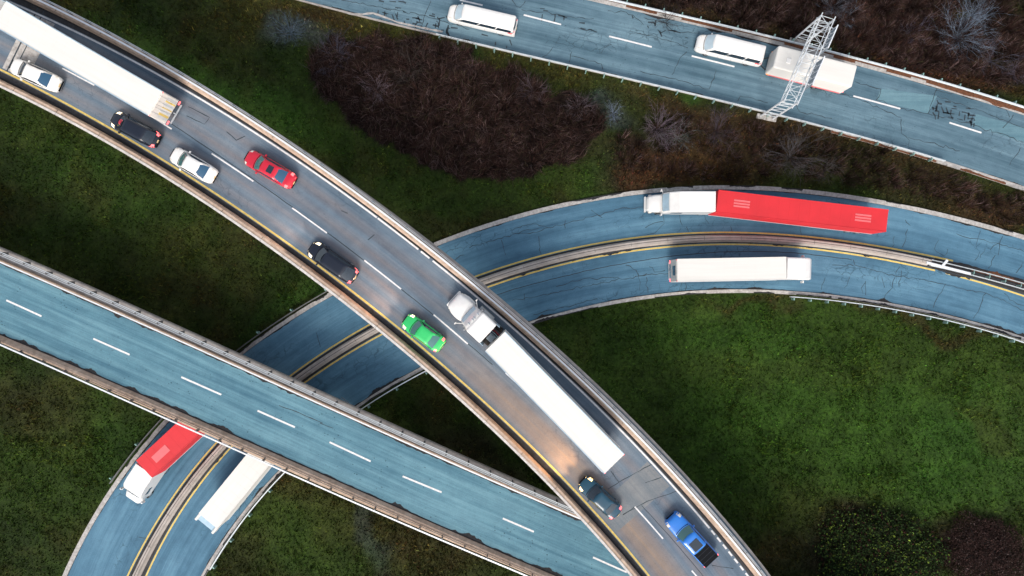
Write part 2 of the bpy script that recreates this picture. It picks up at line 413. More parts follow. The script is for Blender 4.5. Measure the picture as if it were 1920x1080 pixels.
U_REF = [(0, 130), (110, 187), (200, 237), (300, 297), (400, 360), (480, 413), (587, 490), (693, 573), (780, 643), (870, 720), (960, 800), (1093, 937), (1217, 1080)]
M_REF = [(0, 492), (133, 548), (267, 612), (400, 667), (480, 701), (513, 718), (680, 797), (827, 858), (960, 919), (1077, 968)]
R_REF = [(273, 1080), (300, 1030), (353, 933), (433, 842), (567, 720), (640, 670), (718, 625), (913, 540), (960, 523), (1060, 493), (1160, 475), (1260, 462), (1350, 458), (1440, 460), (1607, 478), (1753, 507), (1920, 555)]
T_REF = [(570, 0), (653, 23), (960, 95), (1200, 152), (1440, 211), (1607, 253), (1740, 290), (1920, 350)]
RU = Road(U_REF, ZU, 4); RM = Road(M_REF, ZM, 3); RR = Road(R_REF, 0, 7); RT = Road(T_REF, 0, 3)
# ------------------------------------------------------------------ fitted offsets (from the photograph) of every long line
f_top = RR.fit([(120, 1080), (147, 1017), (180, 967), (257, 853), (307, 790), (443, 667), (480, 640), (620, 547), (813, 458), (913, 420), (960, 408), (1060, 385), (1160, 365), (1200, 358), (1351, 349), (1440, 350), (1523, 358), (1570, 363), (1640, 377), (1700, 390), (1773, 403), (1920, 443)], 0, 5)
f_bot = RR.fit([(383, 1080), (400, 1047), (480, 937), (530, 883), (670, 767), (738, 720), (793, 687), (997, 610), (1110, 577), (1253, 553), (1360, 547), (1440, 548), (1573, 557), (1707, 582), (1840, 612), (1920, 637)], 0, 5)
f_y1 = RR.fit([(238, 1080), (283, 1000), (333, 920), (408, 830), (543, 703), (620, 651), (693, 608), (890, 522), (960, 497), (1027, 477), (1160, 450), (1260, 438), (1350, 435), (1440, 437), (1573, 452), (1740, 480), (1787, 489), (1849, 504), (1920, 521)], 0, 5)
f_y2 = RR.fit(R_REF, 0, 7)
f_tg = RT.fit([(1110, 0), (1440, 83), (1620, 127), (1757, 167), (1920, 213)], 0, 1)
f_tr = RT.fit([(1160, 0), (1440, 69), (1607, 112), (1793, 158), (1920, 200)], 0.7, 1)

def near(rd, X, Y):
    """nearest arc length and signed offset for many points"""
    X = np.asarray(X).ravel(); Y = np.asarray(Y).ravel(); S = np.empty(len(X)); O = np.empty(len(X))
    for a in range(0, len(X), 4000):
        x = X[a:a+4000, None]; y = Y[a:a+4000, None]
        i = np.argmin((x-rd.X[None, :, 0])**2+(y-rd.X[None, :, 1])**2, axis=1)
        dx = X[a:a+4000]-rd.X[i, 0]; dy = Y[a:a+4000]-rd.X[i, 1]
        S[a:a+4000] = rd.S[i]; O[a:a+4000] = dx*rd.N[i, 0]+dy*rd.N[i, 1]
    return S, O
def road_gap(X, Y):
    """distance outside the two ground roads (negative on them)"""
    s, o = near(RR, X, Y); a = np.maximum(o-f_top(s), f_bot(s)-o)
    s, o = near(RT, X, Y); b = np.maximum(o-f_tg(s)-.3, -.1-o)
    return np.minimum(a, b)

# ------------------------------------------------------------------ ground colours: patches of lawn, weeds and brush by place
G_DARK = (.0135, .0230, .0060); G_MID = (.029, .054, .0085); G_BRI = (.028, .080, .012)
OLIVE = (.044, .042, .012); BROWN = (.042, .027, .014); REDBR = (.034, .019, .017); DKBR = (.020, .013, .011); RUSTY = (.075, .034, .016); BLUEG = (.05, .065, .075)
ZONES = [  # centre px, radii px, angle deg, colour, strength
 (430, 170, 190, 40, 30, G_BRI, .55), (1560, 790, 260, 70, 5, G_BRI, .6), (1500, 760, 420, 200, 5, (.029, .064, .009), .8), (1860, 850, 140, 110, 0, G_BRI, .4), (1700, 640, 300, 50, 15, G_MID, .5),
 (1350, 640, 160, 50, -5, G_BRI, .25), (1150, 330, 90, 40, 0, G_BRI, .35), (1060, 340, 120, 25, 0, G_MID, .5), (540, 560, 120, 22, -35, G_BRI, .4),
 (120, 850, 90, 160, 20, G_MID, .6), (250, 840, 60, 120, 20, G_BRI, .22), (100, 470, 120, 60, 10, G_MID, .5), (200, 360, 160, 60, 20, G_BRI, .18),
 (320, 480, 120, 60, 10, OLIVE, .22), (1290, 150, 60, 20, 15, G_BRI, .5), (1190, 175, 50, 16, 15, G_BRI, .4),
 (560, 45, 120, 45, 15, OLIVE, .75), (760, 75, 240, 22, 13, OLIVE, .75), (1020, 130, 160, 26, 14, OLIVE, .6), (1330, 215, 150, 24, 14, BROWN, .8),
 (545, 70, 45, 28, 0, BLUEG, .6), (1145, 215, 40, 25, 20, BLUEG, .5), (600, 40, 60, 20, 10, BROWN, .6), (480, 40, 60, 30, 0, OLIVE, .5),
 (1200, 300, 80, 45, 10, REDBR, .8), (1280, 310, 110, 30, 5, RUSTY, .6), (1500, 270, 260, 70, 10, BROWN, .95), (1750, 350, 200, 40, 15, BROWN, .95), (1640, 340, 160, 40, 10, G_DARK, .6), (1890, 390, 60, 30, 20, BROWN, .9),
 (1450, 20, 330, 60, 12, DKBR, .97), (1750, 60, 260, 110, 12, REDBR, .97), (1880, 110, 90, 60, 10, DKBR, .8), (1350, 50, 110, 25, 13, BROWN, .7), (1760, 140, 180, 16, 14, RUSTY, .45), (1900, 105, 20, 20, 0, OLIVE, .7),
 (1850, 5, 60, 14, 0, OLIVE, .6), (640, 960, 120, 70, 25, OLIVE, .55), (560, 1000, 80, 60, 0, G_MID, .6), (820, 1010, 120, 70, 20, BROWN, .5), (700, 990, 22, 80, -15, BLUEG, .35), (470, 1040, 60, 40, 0, BROWN, .35),
 (900, 850, 120, 40, 25, DKBR, .6), (860, 420, 90, 20, -15, BROWN, .35), (1700, 590, 200, 14, 12, BROWN, .6), (1450, 562, 120, 10, 2, BROWN, .55), (700, 400, 100, 30, 35, G_DARK, .6),
 (1540, 960, 90, 40, 20, OLIVE, .35), (1860, 790, 60, 30, 30, OLIVE, .4), (1470, 1040, 50, 60, 0, BROWN, .3), (1450, 700, 250, 40, 3, OLIVE, .18), (1230, 790, 60, 90, 30, G_DARK, .3), (30, 240, 120, 50, 25, G_MID, .4),
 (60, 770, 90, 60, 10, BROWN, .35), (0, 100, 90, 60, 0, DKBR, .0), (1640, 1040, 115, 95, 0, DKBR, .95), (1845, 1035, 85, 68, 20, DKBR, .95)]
THICKET = [(588, 92), (640, 68), (720, 62), (800, 78), (880, 100), (940, 132), (1010, 150), (1080, 180), (1128, 215), (1138, 255), (1105, 285), (1050, 312), (985, 330), (900, 340), (830, 318), (765, 292), (700, 250), (640, 215), (598, 175), (582, 130)]
def in_poly(X, Y, poly):
    ins = np.zeros(len(X), bool); n = len(poly)
    for i in range(n):
        x1, y1 = poly[i]; x2, y2 = poly[(i+1) % n]
        c = ((y1 > Y) != (y2 > Y)) & (X < (x2-x1)*(Y-y1)/(y2-y1+1e-9)+x1); ins ^= c
    return ins
def ground_col(X, Y):
    px = 960+X*FPX/CAM_H; py = 540-Y*FPX/CAM_H
    wx = px+(fbm(X, Y, 6, 3)-.5)*110; wy = py+(fbm(X, Y, 6, 9)-.5)*110
    n = fbm(X, Y, 11, 1, 4)[:, None]; n2 = fbm(X, Y, 3.0, 5, 3)[:, None]; n3 = fbm(X*.6+Y*.8, (Y*.6-X*.8)*3.5, 6, 31, 3)[:, None]
    c = np.array(G_DARK)*(1-n)+np.array(G_MID)*n
    k = np.clip((n2-.46)*4, 0, 1)*.5; c = c*(1-k)+np.array(OLIVE)*.7*k
    k = np.clip((fbm(X, Y, 8, 77, 3)[:, None]-.52)*4, 0, 1)*.35; c = c*(1-k)+np.array(BROWN)*k
    for cx, cy, rx, ry, an, col, st in ZONES:
        a = R(an); dx = wx-cx; dy = wy-cy; u = (dx*math.cos(a)+dy*math.sin(a))/rx; v = (-dx*math.sin(a)+dy*math.cos(a))/ry
        g = np.clip(1.5-np.sqrt(u*u+v*v), 0, 1)[:, None]; g = g*g*(3-2*g)*st
        c = c*(1-g)+np.array(col)*g
    ins = in_poly(px+(fbm(X, Y, 2.5, 41)-.5)*52, py+(fbm(X, Y, 2.5, 43)-.5)*52, THICKET)[:, None]
    c = np.where(ins, np.array(DKBR)*(.4+.6*n2), c)
    c = c*(.74+.48*n3)*(.72+.5*n2)
    return np.clip(c, .002, 1), ins[:, 0]

def axis(lo, hi, step, far):
    a = list(np.arange(lo, hi+.01, step)); d = step; p = lo; L = []
    while p > -far: d *= 1.35; p -= d; L.append(p)
    d = step; p = hi; Rr = []
    while p < far: d *= 1.35; p += d; Rr.append(p)
    return np.array(L[::-1]+a+Rr)
gx = axis(-72, 72, .5, 700); gy = axis(-42, 42, .5, 700)
GX, GY = np.meshgrid(gx, gy); nx, ny = len(gx), len(gy)
gX, gY = GX.ravel(), GY.ravel()
gap = road_gap(gX, gY)
gz = -.10+np.clip(gap-.6, 0, 3)/3*((fbm(gX, gY, 2.2, 2, 3)-.5)*.5+(fbm(gX, gY, 14, 6)-.5)*1.0)
gcol, _ = ground_col(gX, gY)
me = bpy.data.meshes.new('ground')
idx = np.arange(nx*ny).reshape(ny, nx); q = np.stack([idx[:-1, :-1], idx[:-1, 1:], idx[1:, 1:], idx[1:, :-1]], -1).reshape(-1, 4)
def fastmesh(me, V, F, k):
    me.vertices.add(len(V)); me.vertices.foreach_set('co', np.asarray(V, np.float32).ravel())
    me.loops.add(F.size); me.loops.foreach_set('vertex_index', F.astype(np.int32).ravel())
    me.polygons.add(len(F)); me.polygons.foreach_set('loop_start', np.arange(0, F.size, k, dtype=np.int32)); me.polygons.foreach_set('loop_total', np.full(len(F), k, np.int32))
    me.update(calc_edges=True)
def addcol(me, col):
    a = me.color_attributes.new('tint', 'FLOAT_COLOR', 'POINT'); a.data.foreach_set('color', np.c_[col, np.ones(len(col))].astype(np.float32).ravel())
fastmesh(me, np.stack([gX, gY, gz], 1), q, 4); addcol(me, gcol)
me.polygons.foreach_set('use_smooth', [True]*len(me.polygons))
m, nt, p = newmat('meadow_soil'); at = N(nt, 'VertexColor', layer_name='tint'); tc = N(nt, 'TexCoord')
n1 = noise(nt, tc.outputs['Object'], 2.6, 6, .75); n2 = noise(nt, tc.outputs['Object'], .5, 5, .7)
col = mixc(nt, 1.0, at.outputs[0], ramp(nt, n1, [(.3, (.4, .4, .4)), (.5, (.9, .9, .9)), (.72, (1.7, 1.6, 1.3))]), 'MULTIPLY')
col = mixc(nt, 1.0, col, ramp(nt, n2, [(.3, (.7, .7, .7)), (.7, (1.25, 1.3, 1.2))]), 'MULTIPLY')
nt.links.new(col, p.inputs['Base Color']); p.inputs['Roughness'].default_value = .95; p.inputs['Specular IOR Level'].default_value = .15
bump(nt, p, n1, .8, .12); me.materials.append(m)
ground = bpy.data.objects.new('ground', me); C.objects.link(ground)
tag(ground, 'dark green meadow with brown weedy patches round the roads', kind='structure')

def foliage_mat(name, rough=.9, spec=.06):
    m, nt, p = newmat(name); at = N(nt, 'VertexColor', layer_name='tint'); nt.links.new(at.outputs[0], p.inputs['Base Color'])
    p.inputs['Roughness'].default_value = rough; p.inputs['Specular IOR Level'].default_value = spec
    return m
MT['leaf'] = foliage_mat('tinted_foliage')

def zat(X, Y):  # ground height by bilinear lookup
    Z = gz.reshape(ny, nx); ix = np.clip(np.searchsorted(gx, X)-1, 0, nx-2); iy = np.clip(np.searchsorted(gy, Y)-1, 0, ny-2)
    return Z[iy, ix]

# ------------------------------------------------------------------ grass: tufts of blades (nobody could count them)
def tufts(name, n, box, hmin, hmax, wmul=1.0, colmul=(1.25, 1.25, 1.2), keep=None, blades=4, label='', spread=.9):
    X = RNG.uniform(box[0], box[1], n); Y = RNG.uniform(box[2], box[3], n)
    g = road_gap(X, Y); ok = g > .35
    c, ins = ground_col(X, Y)
    if keep is not None: ok &= keep(X, Y, c, ins)
    X, Y, c = X[ok], Y[ok], c[ok]; n = len(X); z = zat(X, Y)
    c = c*np.array(colmul)*RNG.lognormal(-.04, .48, (n, 1))
    c = c*(1+RNG.normal(0, .12, (n, 3))); c = np.clip(c, .002, .6)
    V = np.zeros((n, blades, 3, 3)); big = fbm(X, Y, 5, 55, 3)
    for k in range(blades):
        a = RNG.uniform(0, 2*np.pi, n); h = RNG.uniform(hmin, hmax, n)*(.6+.8*big); l = h*RNG.uniform(.2, spread, n); ww = RNG.uniform(.03, .07, n)*wmul
        bx = X+RNG.normal(0, .07, n); by = Y+RNG.normal(0, .07, n); px_, py_ = -np.sin(a)*ww, np.cos(a)*ww
        V[:, k, 0] = np.stack([bx-px_, by-py_, z-.02], 1); V[:, k, 1] = np.stack([bx+px_, by+py_, z-.02], 1)
        V[:, k, 2] = np.stack([bx+np.cos(a)*l, by+np.sin(a)*l, z+h], 1)
    V = V.reshape(-1, 3); F = np.arange(len(V)).reshape(-1, 3)
    me = bpy.data.meshes.new(name); fastmesh(me, V, F, 3); addcol(me, np.repeat(c, blades*3, 0)); me.materials.append(MT['leaf'])
    o = bpy.data.objects.new(name, me); C.objects.link(o); return tag(o, label, kind='stuff')
VB = (-66, 66, -37.5, 37.5)
tufts('grass', 150000, VB, .06, .20, 1.15, (1.35, 1.35, 1.2), lambda X, Y, c, ins: ~ins, 4, 'short rough grass of the meadows between the roads')
def weedy(X, Y, c, ins):
    return (~ins) & ((c[:, 0] > c[:, 1]*.88) | (vn(X, Y, 4, 91) > .78))
tufts('weeds', 60000, VB, .12, .42, .9, (1.7, 1.5, 1.3), weedy, 5, 'brown and olive weeds along the road edges', 1.1)

# ------------------------------------------------------------------ brushwood: a mass of arching brown canes between meadow and highway
def canes(name, n, poly, label, lmin=.8, lmax=2.2, cols=None, width=.02, crowns=0):
    P = np.array(poly, float); lo = P.min(0); hi = P.max(0)
    px = RNG.uniform(lo[0], hi[0], n*2); py = RNG.uniform(lo[1], hi[1], n*2)
    k = CAM_H/FPX; X = (px-960)*k; Y = -(py-540)*k
    ins = in_poly(px+(fbm(X, Y, 2.5, 41)-.5)*52, py+(fbm(X, Y, 2.5, 43)-.5)*52, poly)
    X, Y = X[ins][:n], Y[ins][:n]; n = len(X)
    flow = fbm(X, Y, 7, 61, 3)*9.0+fbm(X, Y, 1.8, 67, 2)*3.0
    if crowns:
        j = RNG.integers(0, n, crowns); cx_, cy_ = X[j], Y[j]; rad = RNG.uniform(.7, 2.0, crowns)
        D = (X[:, None]-cx_[None])**2+(Y[:, None]-cy_[None])**2; k_ = np.argmin(D/rad[None]**2, 1); dd = np.sqrt(D[np.arange(n), k_])
        keep = (dd < rad[k_]*1.1) | (RNG.random(n) < .12); X, Y, k_, dd = X[keep], Y[keep], k_[keep], dd[keep]; n = len(X)
        flow = np.arctan2(Y-cy_[k_], X-cx_[k_]); bright = RNG.uniform(.5, 1.5, crowns)[k_]
        X = cx_[k_]+(X-cx_[k_])*.6; Y = cy_[k_]+(Y-cy_[k_])*.6
    a = flow+RNG.normal(0, .55, n); L = RNG.uniform(lmin, lmax, n); H = RNG.uniform(.5, 1.7, n)*(.5+fbm(X, Y, 4, 71))
    z0 = zat(X, Y); c = cols(X, Y, n)*(bright[:, None] if crowns else 1); segs = 4; V = np.zeros((n, segs+1, 2, 3))
    w0 = RNG.uniform(.7, 1.6, n)*width
    for s in range(segs+1):
        t = s/segs; r = L*(t**1.3); z = z0+H*math.sin(min(1, t*1.15)*math.pi*.5)*(1-.25*t*t)
        aa = a+RNG.normal(0, .1, n)+t*.4
        cx = X+np.cos(aa)*r; cy = Y+np.sin(aa)*r; ww = w0*(1-.75*t)
        V[:, s, 0] = np.stack([cx+np.sin(a)*ww, cy-np.cos(a)*ww, z], 1); V[:, s, 1] = np.stack([cx-np.sin(a)*ww, cy+np.cos(a)*ww, z+ww*.6], 1)
    b = (np.arange(n)*(segs+1)*2)[:, None]; F = []
    for s in range(segs): F.append(b+np.array([[2*s, 2*s+1, 2*s+3, 2*s+2]]))
    F = np.concatenate(F, 0); me = bpy.data.meshes.new(name); fastmesh(me, V.reshape(-1, 3), F, 4); addcol(me, np.repeat(c, (segs+1)*2, 0)); me.materials.append(MT['leaf'])
    o = bpy.data.objects.new(name, me); C.objects.link(o); return tag(o, label, kind='stuff')
def cane_cols(X, Y, n):
    pal = np.array([(.026, .014, .012), (.042, .022, .018), (.014, .008, .007), (.095, .066, .064), (.036, .032, .016)])
    k = RNG.choice(5, n, p=[.30, .24, .27, .12, .07]); c = pal[k]*RNG.lognormal(0, .3, (n, 1)); b = (fbm(X, Y, 6, 81)*.5+fbm(X, Y, 1.1, 83)*.8)[:, None]
    return np.clip(c*(.10+1.3*b), .002, .5)
canes('brushwood', 14000, THICKET, 'dense dark reddish brown thicket of bare arching canes below the highway', .4, 1.5, cane_cols, .017)
canes('tall_canes', 16000, THICKET, 'taller tufted crowns of bare brown stems rising out of the thicket', .4, 1.3, cane_cols, .016, 150)
canes('scrub', 22000, [(1180, -30), (1960, -30), (1960, 190), (1790, 150), (1610, 105), (1440, 60), (1300, 26), (1180, -4)], 'dark brown scrub of bare canes above the highway', .4, 1.3, cane_cols, .016, 190)
canes('scrub', 12000, [(1165, 235), (1300, 218), (1430, 238), (1600, 275), (1760, 318), (1930, 370), (1930, 425), (1780, 388), (1600, 350), (1430, 335), (1250, 335), (1150, 310)], 'patchy brown scrub between the highway and the curving ramp', .35, 1.0, cane_cols, .015, 110)

# ------------------------------------------------------------------ single bare shrubs
def bare_shrub(px, py, rad, col, label, n=60, seed=0, dark=0):
    r = np.random.default_rng(seed+100); x, y = P2(px, py); z = float(zat(np.array([x]), np.array([y]))[0])
    root = empty('bare_shrub', (x, y, z)); tag(root, label, 'shrub', 'bare shrubs among the brush')
    V = []; F = []; CC = []
    def twig(p, a, el, L, w, lev):
        segs = 4; pts = [np.array(p)]; aa, ee = a, el
        for s in range(segs):
            aa += r.normal(0, .16); ee = ee*.93+r.normal(0, .06); d = L/segs
            pts.append(pts[-1]+d*np.array((math.cos(aa)*math.cos(ee), math.sin(aa)*math.cos(ee), math.sin(ee))))
        b = len(V)
        for s, q in enumerate(pts):
            ww = w*(1-.8*s/segs); t = np.array((-math.sin(aa), math.cos(aa), 0))*ww
            V.extend([q-t, q+t, q+np.array((0, 0, ww*1.2))]); CC.extend([np.array(col)*r.uniform(.55, 1.1)]*3)
        for s in range(segs):
            for k in range(3): F.append((b+3*s+k, b+3*s+(k+1) % 3, b+3*s+3+(k+1) % 3, b+3*s+3+k))
        if lev > 0:
            for _ in range(3 if lev > 1 else 2):
                s = r.integers(1, segs); twig(pts[s], aa+r.choice([-1, 1])*r.uniform(.35, .9), ee*.8, L*r.uniform(.4, .62), w*.6, lev-1)
    for k in range(n):
        a = r.uniform(0, 2*math.pi); twig((r.normal(0, .12), r.normal(0, .12), 0), a, r.uniform(.35, 1.15), rad*r.uniform(.5, 1.1), .022, 2)
    me = bpy.data.meshes.new('branches'); me.from_pydata([tuple(v) for v in V], [], F); me.update(); addcol(me, np.clip(np.array(CC), .003, 1)); me.materials.append(MT['leaf'])
    o = bpy.data.objects.new('branches', me); C.objects.link(o); o.parent = root
    return root
GREY = (.16, .16, .20); BLU = (.15, .19, .25); PINKG = (.17, .13, .15); DG = (.06, .055, .06)
SHRUBS = [(709, 167, 2.3, (.24, .19, .22), 'small pale grey shrub standing out in the middle of the brown thicket', 26),
 (632, 108, 3.4, (.075, .072, .10), 'dusky blue-grey shrub at the top left end of the brown thicket', 34),
 (770, 128, 3.6, (.07, .06, .055), 'faint star-shaped bare shrub near the top middle of the brown thicket', 22),
 (548, 62, 2.6, (.10, .14, .18), 'bluish bare shrub on the meadow, left of the brown thicket', 34),
 (860, 120, 2.4, (.085, .06, .065), 'brownish bare shrub at the top edge of the thicket under the white van', 22),
 (1000, 172, 2.6, (.12, .095, .11), 'greyish pink bare shrub on the upper right edge of the thicket', 28),
 (1085, 205, 2.4, (.13, .105, .12), 'pinkish bare shrub at the right tip of the thicket', 28),
 (1150, 212, 1.8, BLU, 'small bluish shrub in the gap right of the thicket', 18),
 (1232, 242, 3.6, (.16, .125, .15), 'large pinkish grey bare shrub between highway and ramp', 46),
 (1270, 258, 2.8, (.13, .15, .14), 'greenish grey bare shrub touching the large pinkish one', 22),
 (1345, 245, 3.2, (.085, .07, .085), 'dusky bare shrub left of the concrete foot of the sign gantry', 30),
 (1480, 295, 4.4, (.085, .08, .085), 'wide dark grey bare shrub below the sign gantry foot', 46),
 (1545, 320, 2.4, (.07, .065, .065), 'small dark bare shrub just above the white cab of the red truck', 20),
 (1560, 15, 3.2, (.11, .12, .15), 'grey bare shrub above the far end of the sign gantry', 34),
 (1585, 35, 2.0, BLU, 'small bluish bare shrub right of the far end of the sign gantry', 16),
 (1710, 62, 2.2, (.12, .11, .15), 'small violet grey shrub in the scrub above the highway', 22),
 (1797, 68, 4.4, BLU, 'large pale blue-grey bare shrub in the top right scrub', 50),
 (1825, 28, 2.4, BLU, 'pale blue-grey shrub directly above the large one at top right', 26),
 (1860, 112, 2.8, (.10, .10, .13), 'grey-violet shrub close to the highway rail at top right', 28),
 (1905, 140, 2.4, (.10, .085, .11), 'violet grey shrub at the right picture edge above the highway', 24),
 (1250, 40, 2.6, (.05, .045, .045), 'dark bare shrub above the highway left of the white camper', 20)]
for i, (a, b, r_, c_, l_, n_) in enumerate(SHRUBS): bare_shrub(a, b, r_, c_, l_, n_, i)

# ------------------------------------------------------------------ two round clipped-looking bushes at the lower right
def round_bush(px, py, rx, ry, ang, h, label, pal, prob, n, leaf, name):
    r = np.random.default_rng(int(px)); x, y = P2(px, py); root = empty(name, (x, y, -.05), ang); tag(root, label, 'bush')
    u = r.uniform(0, 2*np.pi, n); q = np.sqrt(r.uniform(0, 1, n)); wob = 1+.09*np.sin(3*u+1)+.06*np.sin(5*u+2)+.05*np.sin(9*u)+.04*np.sin(17*u+1)+r.exponential(.05, n)*(q > .85)
    X = np.cos(u)*q*rx*wob; Y = np.sin(u)*q*ry*wob; cl = fbm(X+50, Y+50, 1.1, 7, 3)
    Z = h*np.sqrt(np.clip(1-q**4, 0, 1))*(.55+.75*cl)*r.uniform(.45, 1.0, n)**.5
    k = r.choice(len(pal), n, p=prob); c = np.array(pal)[k]*r.lognormal(0, .3, (n, 1))
    k2 = vn(X+20, Y+20, .9, 3) > .62; c[k2] *= 1.15
    a = r.uniform(0, 2*np.pi, n); t = r.uniform(-.5, .9, n); L = leaf*r.uniform(.6, 1.4, n); W = L*.32
    d = np.stack([np.cos(a)*np.cos(t), np.sin(a)*np.cos(t), np.sin(t)], 1); s = np.stack([-np.sin(a), np.cos(a), r.normal(0, .4, n)], 1)
    B = np.stack([X, Y, Z], 1); V = np.stack([B, B+d*(L/2)[:, None]+s*W[:, None], B+d*L[:, None], B+d*(L/2)[:, None]-s*W[:, None]], 1).reshape(-1, 3)
    me = bpy.data.meshes.new('foliage'); fastmesh(me, V, np.arange(len(V)).reshape(-1, 4), 4); addcol(me, np.repeat(np.clip(c, .002, .6), 4, 0)); me.materials.append(MT['leaf'])
    o = bpy.data.objects.new('foliage', me); C.objects.link(o); o.parent = root
    mb = MB()
    for _ in range(60):
        a = r.uniform(0, 6.28); q = math.sqrt(r.uniform(0, 1))*.85; mb.tube((math.cos(a)*q*rx*.4, math.sin(a)*q*ry*.4, 0), (math.cos(a)*q*rx, math.sin(a)*q*ry, h*.8*(1-q**3)), .03, .012, 4)
    mb.build('stem', MT['chassis'], root); return root
round_bush(1640, 1042, 7.3, 5.9, 0, 1.5, 'wide rounded dark bush flecked with yellow-green leaves at lower right', [(.008, .012, .005), (.018, .034, .010), (.085, .12, .018), (.035, .062, .014), (.030, .012, .010)], [.50, .26, .06, .12, .06], 17000, .26, 'leafy_bush')
round_bush(1846, 1034, 5.2, 4.3, -.3, 1.1, 'smaller rounded maroon-brown bush at the lower right corner', [(.022, .012, .011), (.036, .021, .018), (.012, .008, .007), (.085, .065, .06)], [.45, .27, .24, .04], 13000, .15, 'brown_bush')

# ------------------------------------------------------------------ ramp (ground level road in two carriageways)
mb = MB(); strip(mb, RR, lambda u: f_bot(u)+.1, lambda u: f_top(u)-.1, 0.0)
ramp_o = mb.build('ramp', MT['asph_r']); tag(ramp_o, 'curving blue two-way ramp passing under both overpasses', kind='structure')
def lay(parent, name, mat, fn):
    mb = MB(); fn(mb); return mb.build(name, mat, parent)
sy1 = RR.px(1787, 489)[0]; sy2a = RR.px(1753, 507)[0]; sy2b = RR.px(1773, 513)[0]
lay(ramp_o, 'yellow_line', MT['yellow_paint'], lambda m: strip(m, RR, lambda u: f_y1(u)-.09, lambda u: f_y1(u)+.11, .010, 0, sy1))
lay(ramp_o, 'yellow_line', MT['yellow_paint'], lambda m: strip(m, RR, lambda u: f_y2(u)-.11, lambda u: f_y2(u)+.09, .010, 0, sy2a))
lay(ramp_o, 'yellow_line', MT['yellow_paint'], lambda m: strip(m, RR, lambda u: f_y2(u)-.11, lambda u: f_y2(u)+.09, .010, sy2b))
# dark gutters beside the median, kerb strips at both outer edges
lay(ramp_o, 'gutter', MT['conc_dark'], lambda m: strip(m, RR, lambda u: f_y2(u)+.16, lambda u: f_y1(u)-.16, .005))
lay(ramp_o, 'kerb', MT['conc_pale'], lambda m: sweep(m, RR, boxprof(-.38, .14, -.15, .12), base=f_top))
lay(ramp_o, 'kerb', MT['conc_pale'], lambda m: sweep(m, RR, boxprof(-.14, .30, -.15, .12), base=f_bot))
def rdirt(m):
    dirtstrip(m, RR, lambda u: f_bot(u)+.30, 1, .03, .55, .006, sc=2.4, seed=3); dirtstrip(m, RR, lambda u: f_top(u)-.38, -1, .02, .35, .006, sc=2.0, seed=5)
    dirtstrip(m, RR, lambda u: f_y2(u)+.14, -1, -.02, .32, .013, sc=1.6, seed=8, gap=.45)
lay(ramp_o, 'gutter_dirt', MT['dirt'], rdirt)
lay(ramp_o, 'kerb_dirt', MT['dirt'], lambda m: (dirtstrip(m, RR, lambda u: f_bot(u)-.14, 1, .1, .5, .126, sc=1.8, seed=13, gap=.38), dirtstrip(m, RR, lambda u: f_top(u)+.14, -1, .0, .45, .126, sc=1.9, seed=15, gap=.45)))
RC = [[(960, 432), (980, 423), (1007, 420), (1027, 427)], [(960, 437), (993, 438), (1027, 427), (1060, 420), (1120, 403), (1160, 392), (1213, 388)], [(1060, 413), (1060, 428)], [(1010, 443), (1015, 477)], [(1243, 403), (1245, 420), (1233, 432), (1213, 440)], [(1210, 427), (1227, 418), (1243, 415)],
 [(1697, 412), (1707, 423)], [(1702, 430), (1697, 453), (1692, 463)], [(1793, 438), (1827, 447), (1873, 457), (1920, 472)], [(1838, 433), (1830, 460)], [(1880, 443), (1870, 457), (1857, 468)], [(1800, 420), (1822, 423)], [(1760, 450), (1752, 467), (1770, 480), (1777, 467)], [(1837, 472), (1828, 488)], [(1917, 493), (1905, 512)], [(1287, 425), (1292, 436)], [(1370, 424), (1373, 436)], [(1160, 470), (1175, 455)],
 [(1600, 487), (1603, 497), (1627, 503), (1673, 515), (1717, 522), (1767, 532), (1807, 542), (1850, 550), (1920, 582)], [(1560, 497), (1600, 498)], [(1678, 520), (1673, 540), (1660, 553), (1657, 562)], [(1773, 532), (1760, 553), (1750, 577)], [(1848, 550), (1837, 577), (1825, 597)], [(1547, 520), (1540, 543)], [(1593, 520), (1583, 540)], [(1622, 530), (1615, 540), (1618, 550)], [(1687, 500), (1680, 513)], [(1883, 550), (1907, 570), (1920, 573)],
 [(960, 563), (1027, 553), (1127, 530), (1207, 517), (1253, 513)], [(1173, 497), (1193, 507), (1197, 517), (1213, 513)], [(1043, 537), (1093, 523), (1160, 520)], [(1212, 520), (1215, 550)], [(1217, 500), (1227, 510), (1247, 507)], [(1285, 530), (1285, 545)], [(1000, 590), (1060, 575), (1120, 560)], [(880, 465), (960, 440), (1010, 428)], [(825, 500), (870, 478)], [(940, 450), (948, 478)], [(1500, 425), (1503, 440)], [(1430, 505), (1433, 480)], [(1350, 500), (1352, 478)]]
def rcr(m):
    for l in RC: crackline(m, l, 0, .068, .09)
    r2 = np.random.default_rng(5)
    for _ in range(26):
        u = r2.uniform(20, RR.L-40); o = r2.uniform(-7, -2.5) if r2.random() < .5 else r2.uniform(1, 5); L = r2.uniform(1, 3.2)
        a = RR.at(u, o); b = RR.at(u+r2.normal(0, .6), o+L*.7); pts = [(960+q[0]*FPX/CAM_H, 540-q[1]*FPX/CAM_H) for q in (a, b)]
        crackline(m, pts, 0, .06, .08)
    f = RR.fit([(960, 542), (1060, 520), (1160, 497), (1247, 478), (1360, 473), (1500, 477), (1600, 487)], 0, 3)
    seam(m, RR, f, RR.px(905, 560)[0], RR.px(1600, 487)[0], .006, .09, .02)
lay(ramp_o, 'crack_seal', MT['tar'], rcr)

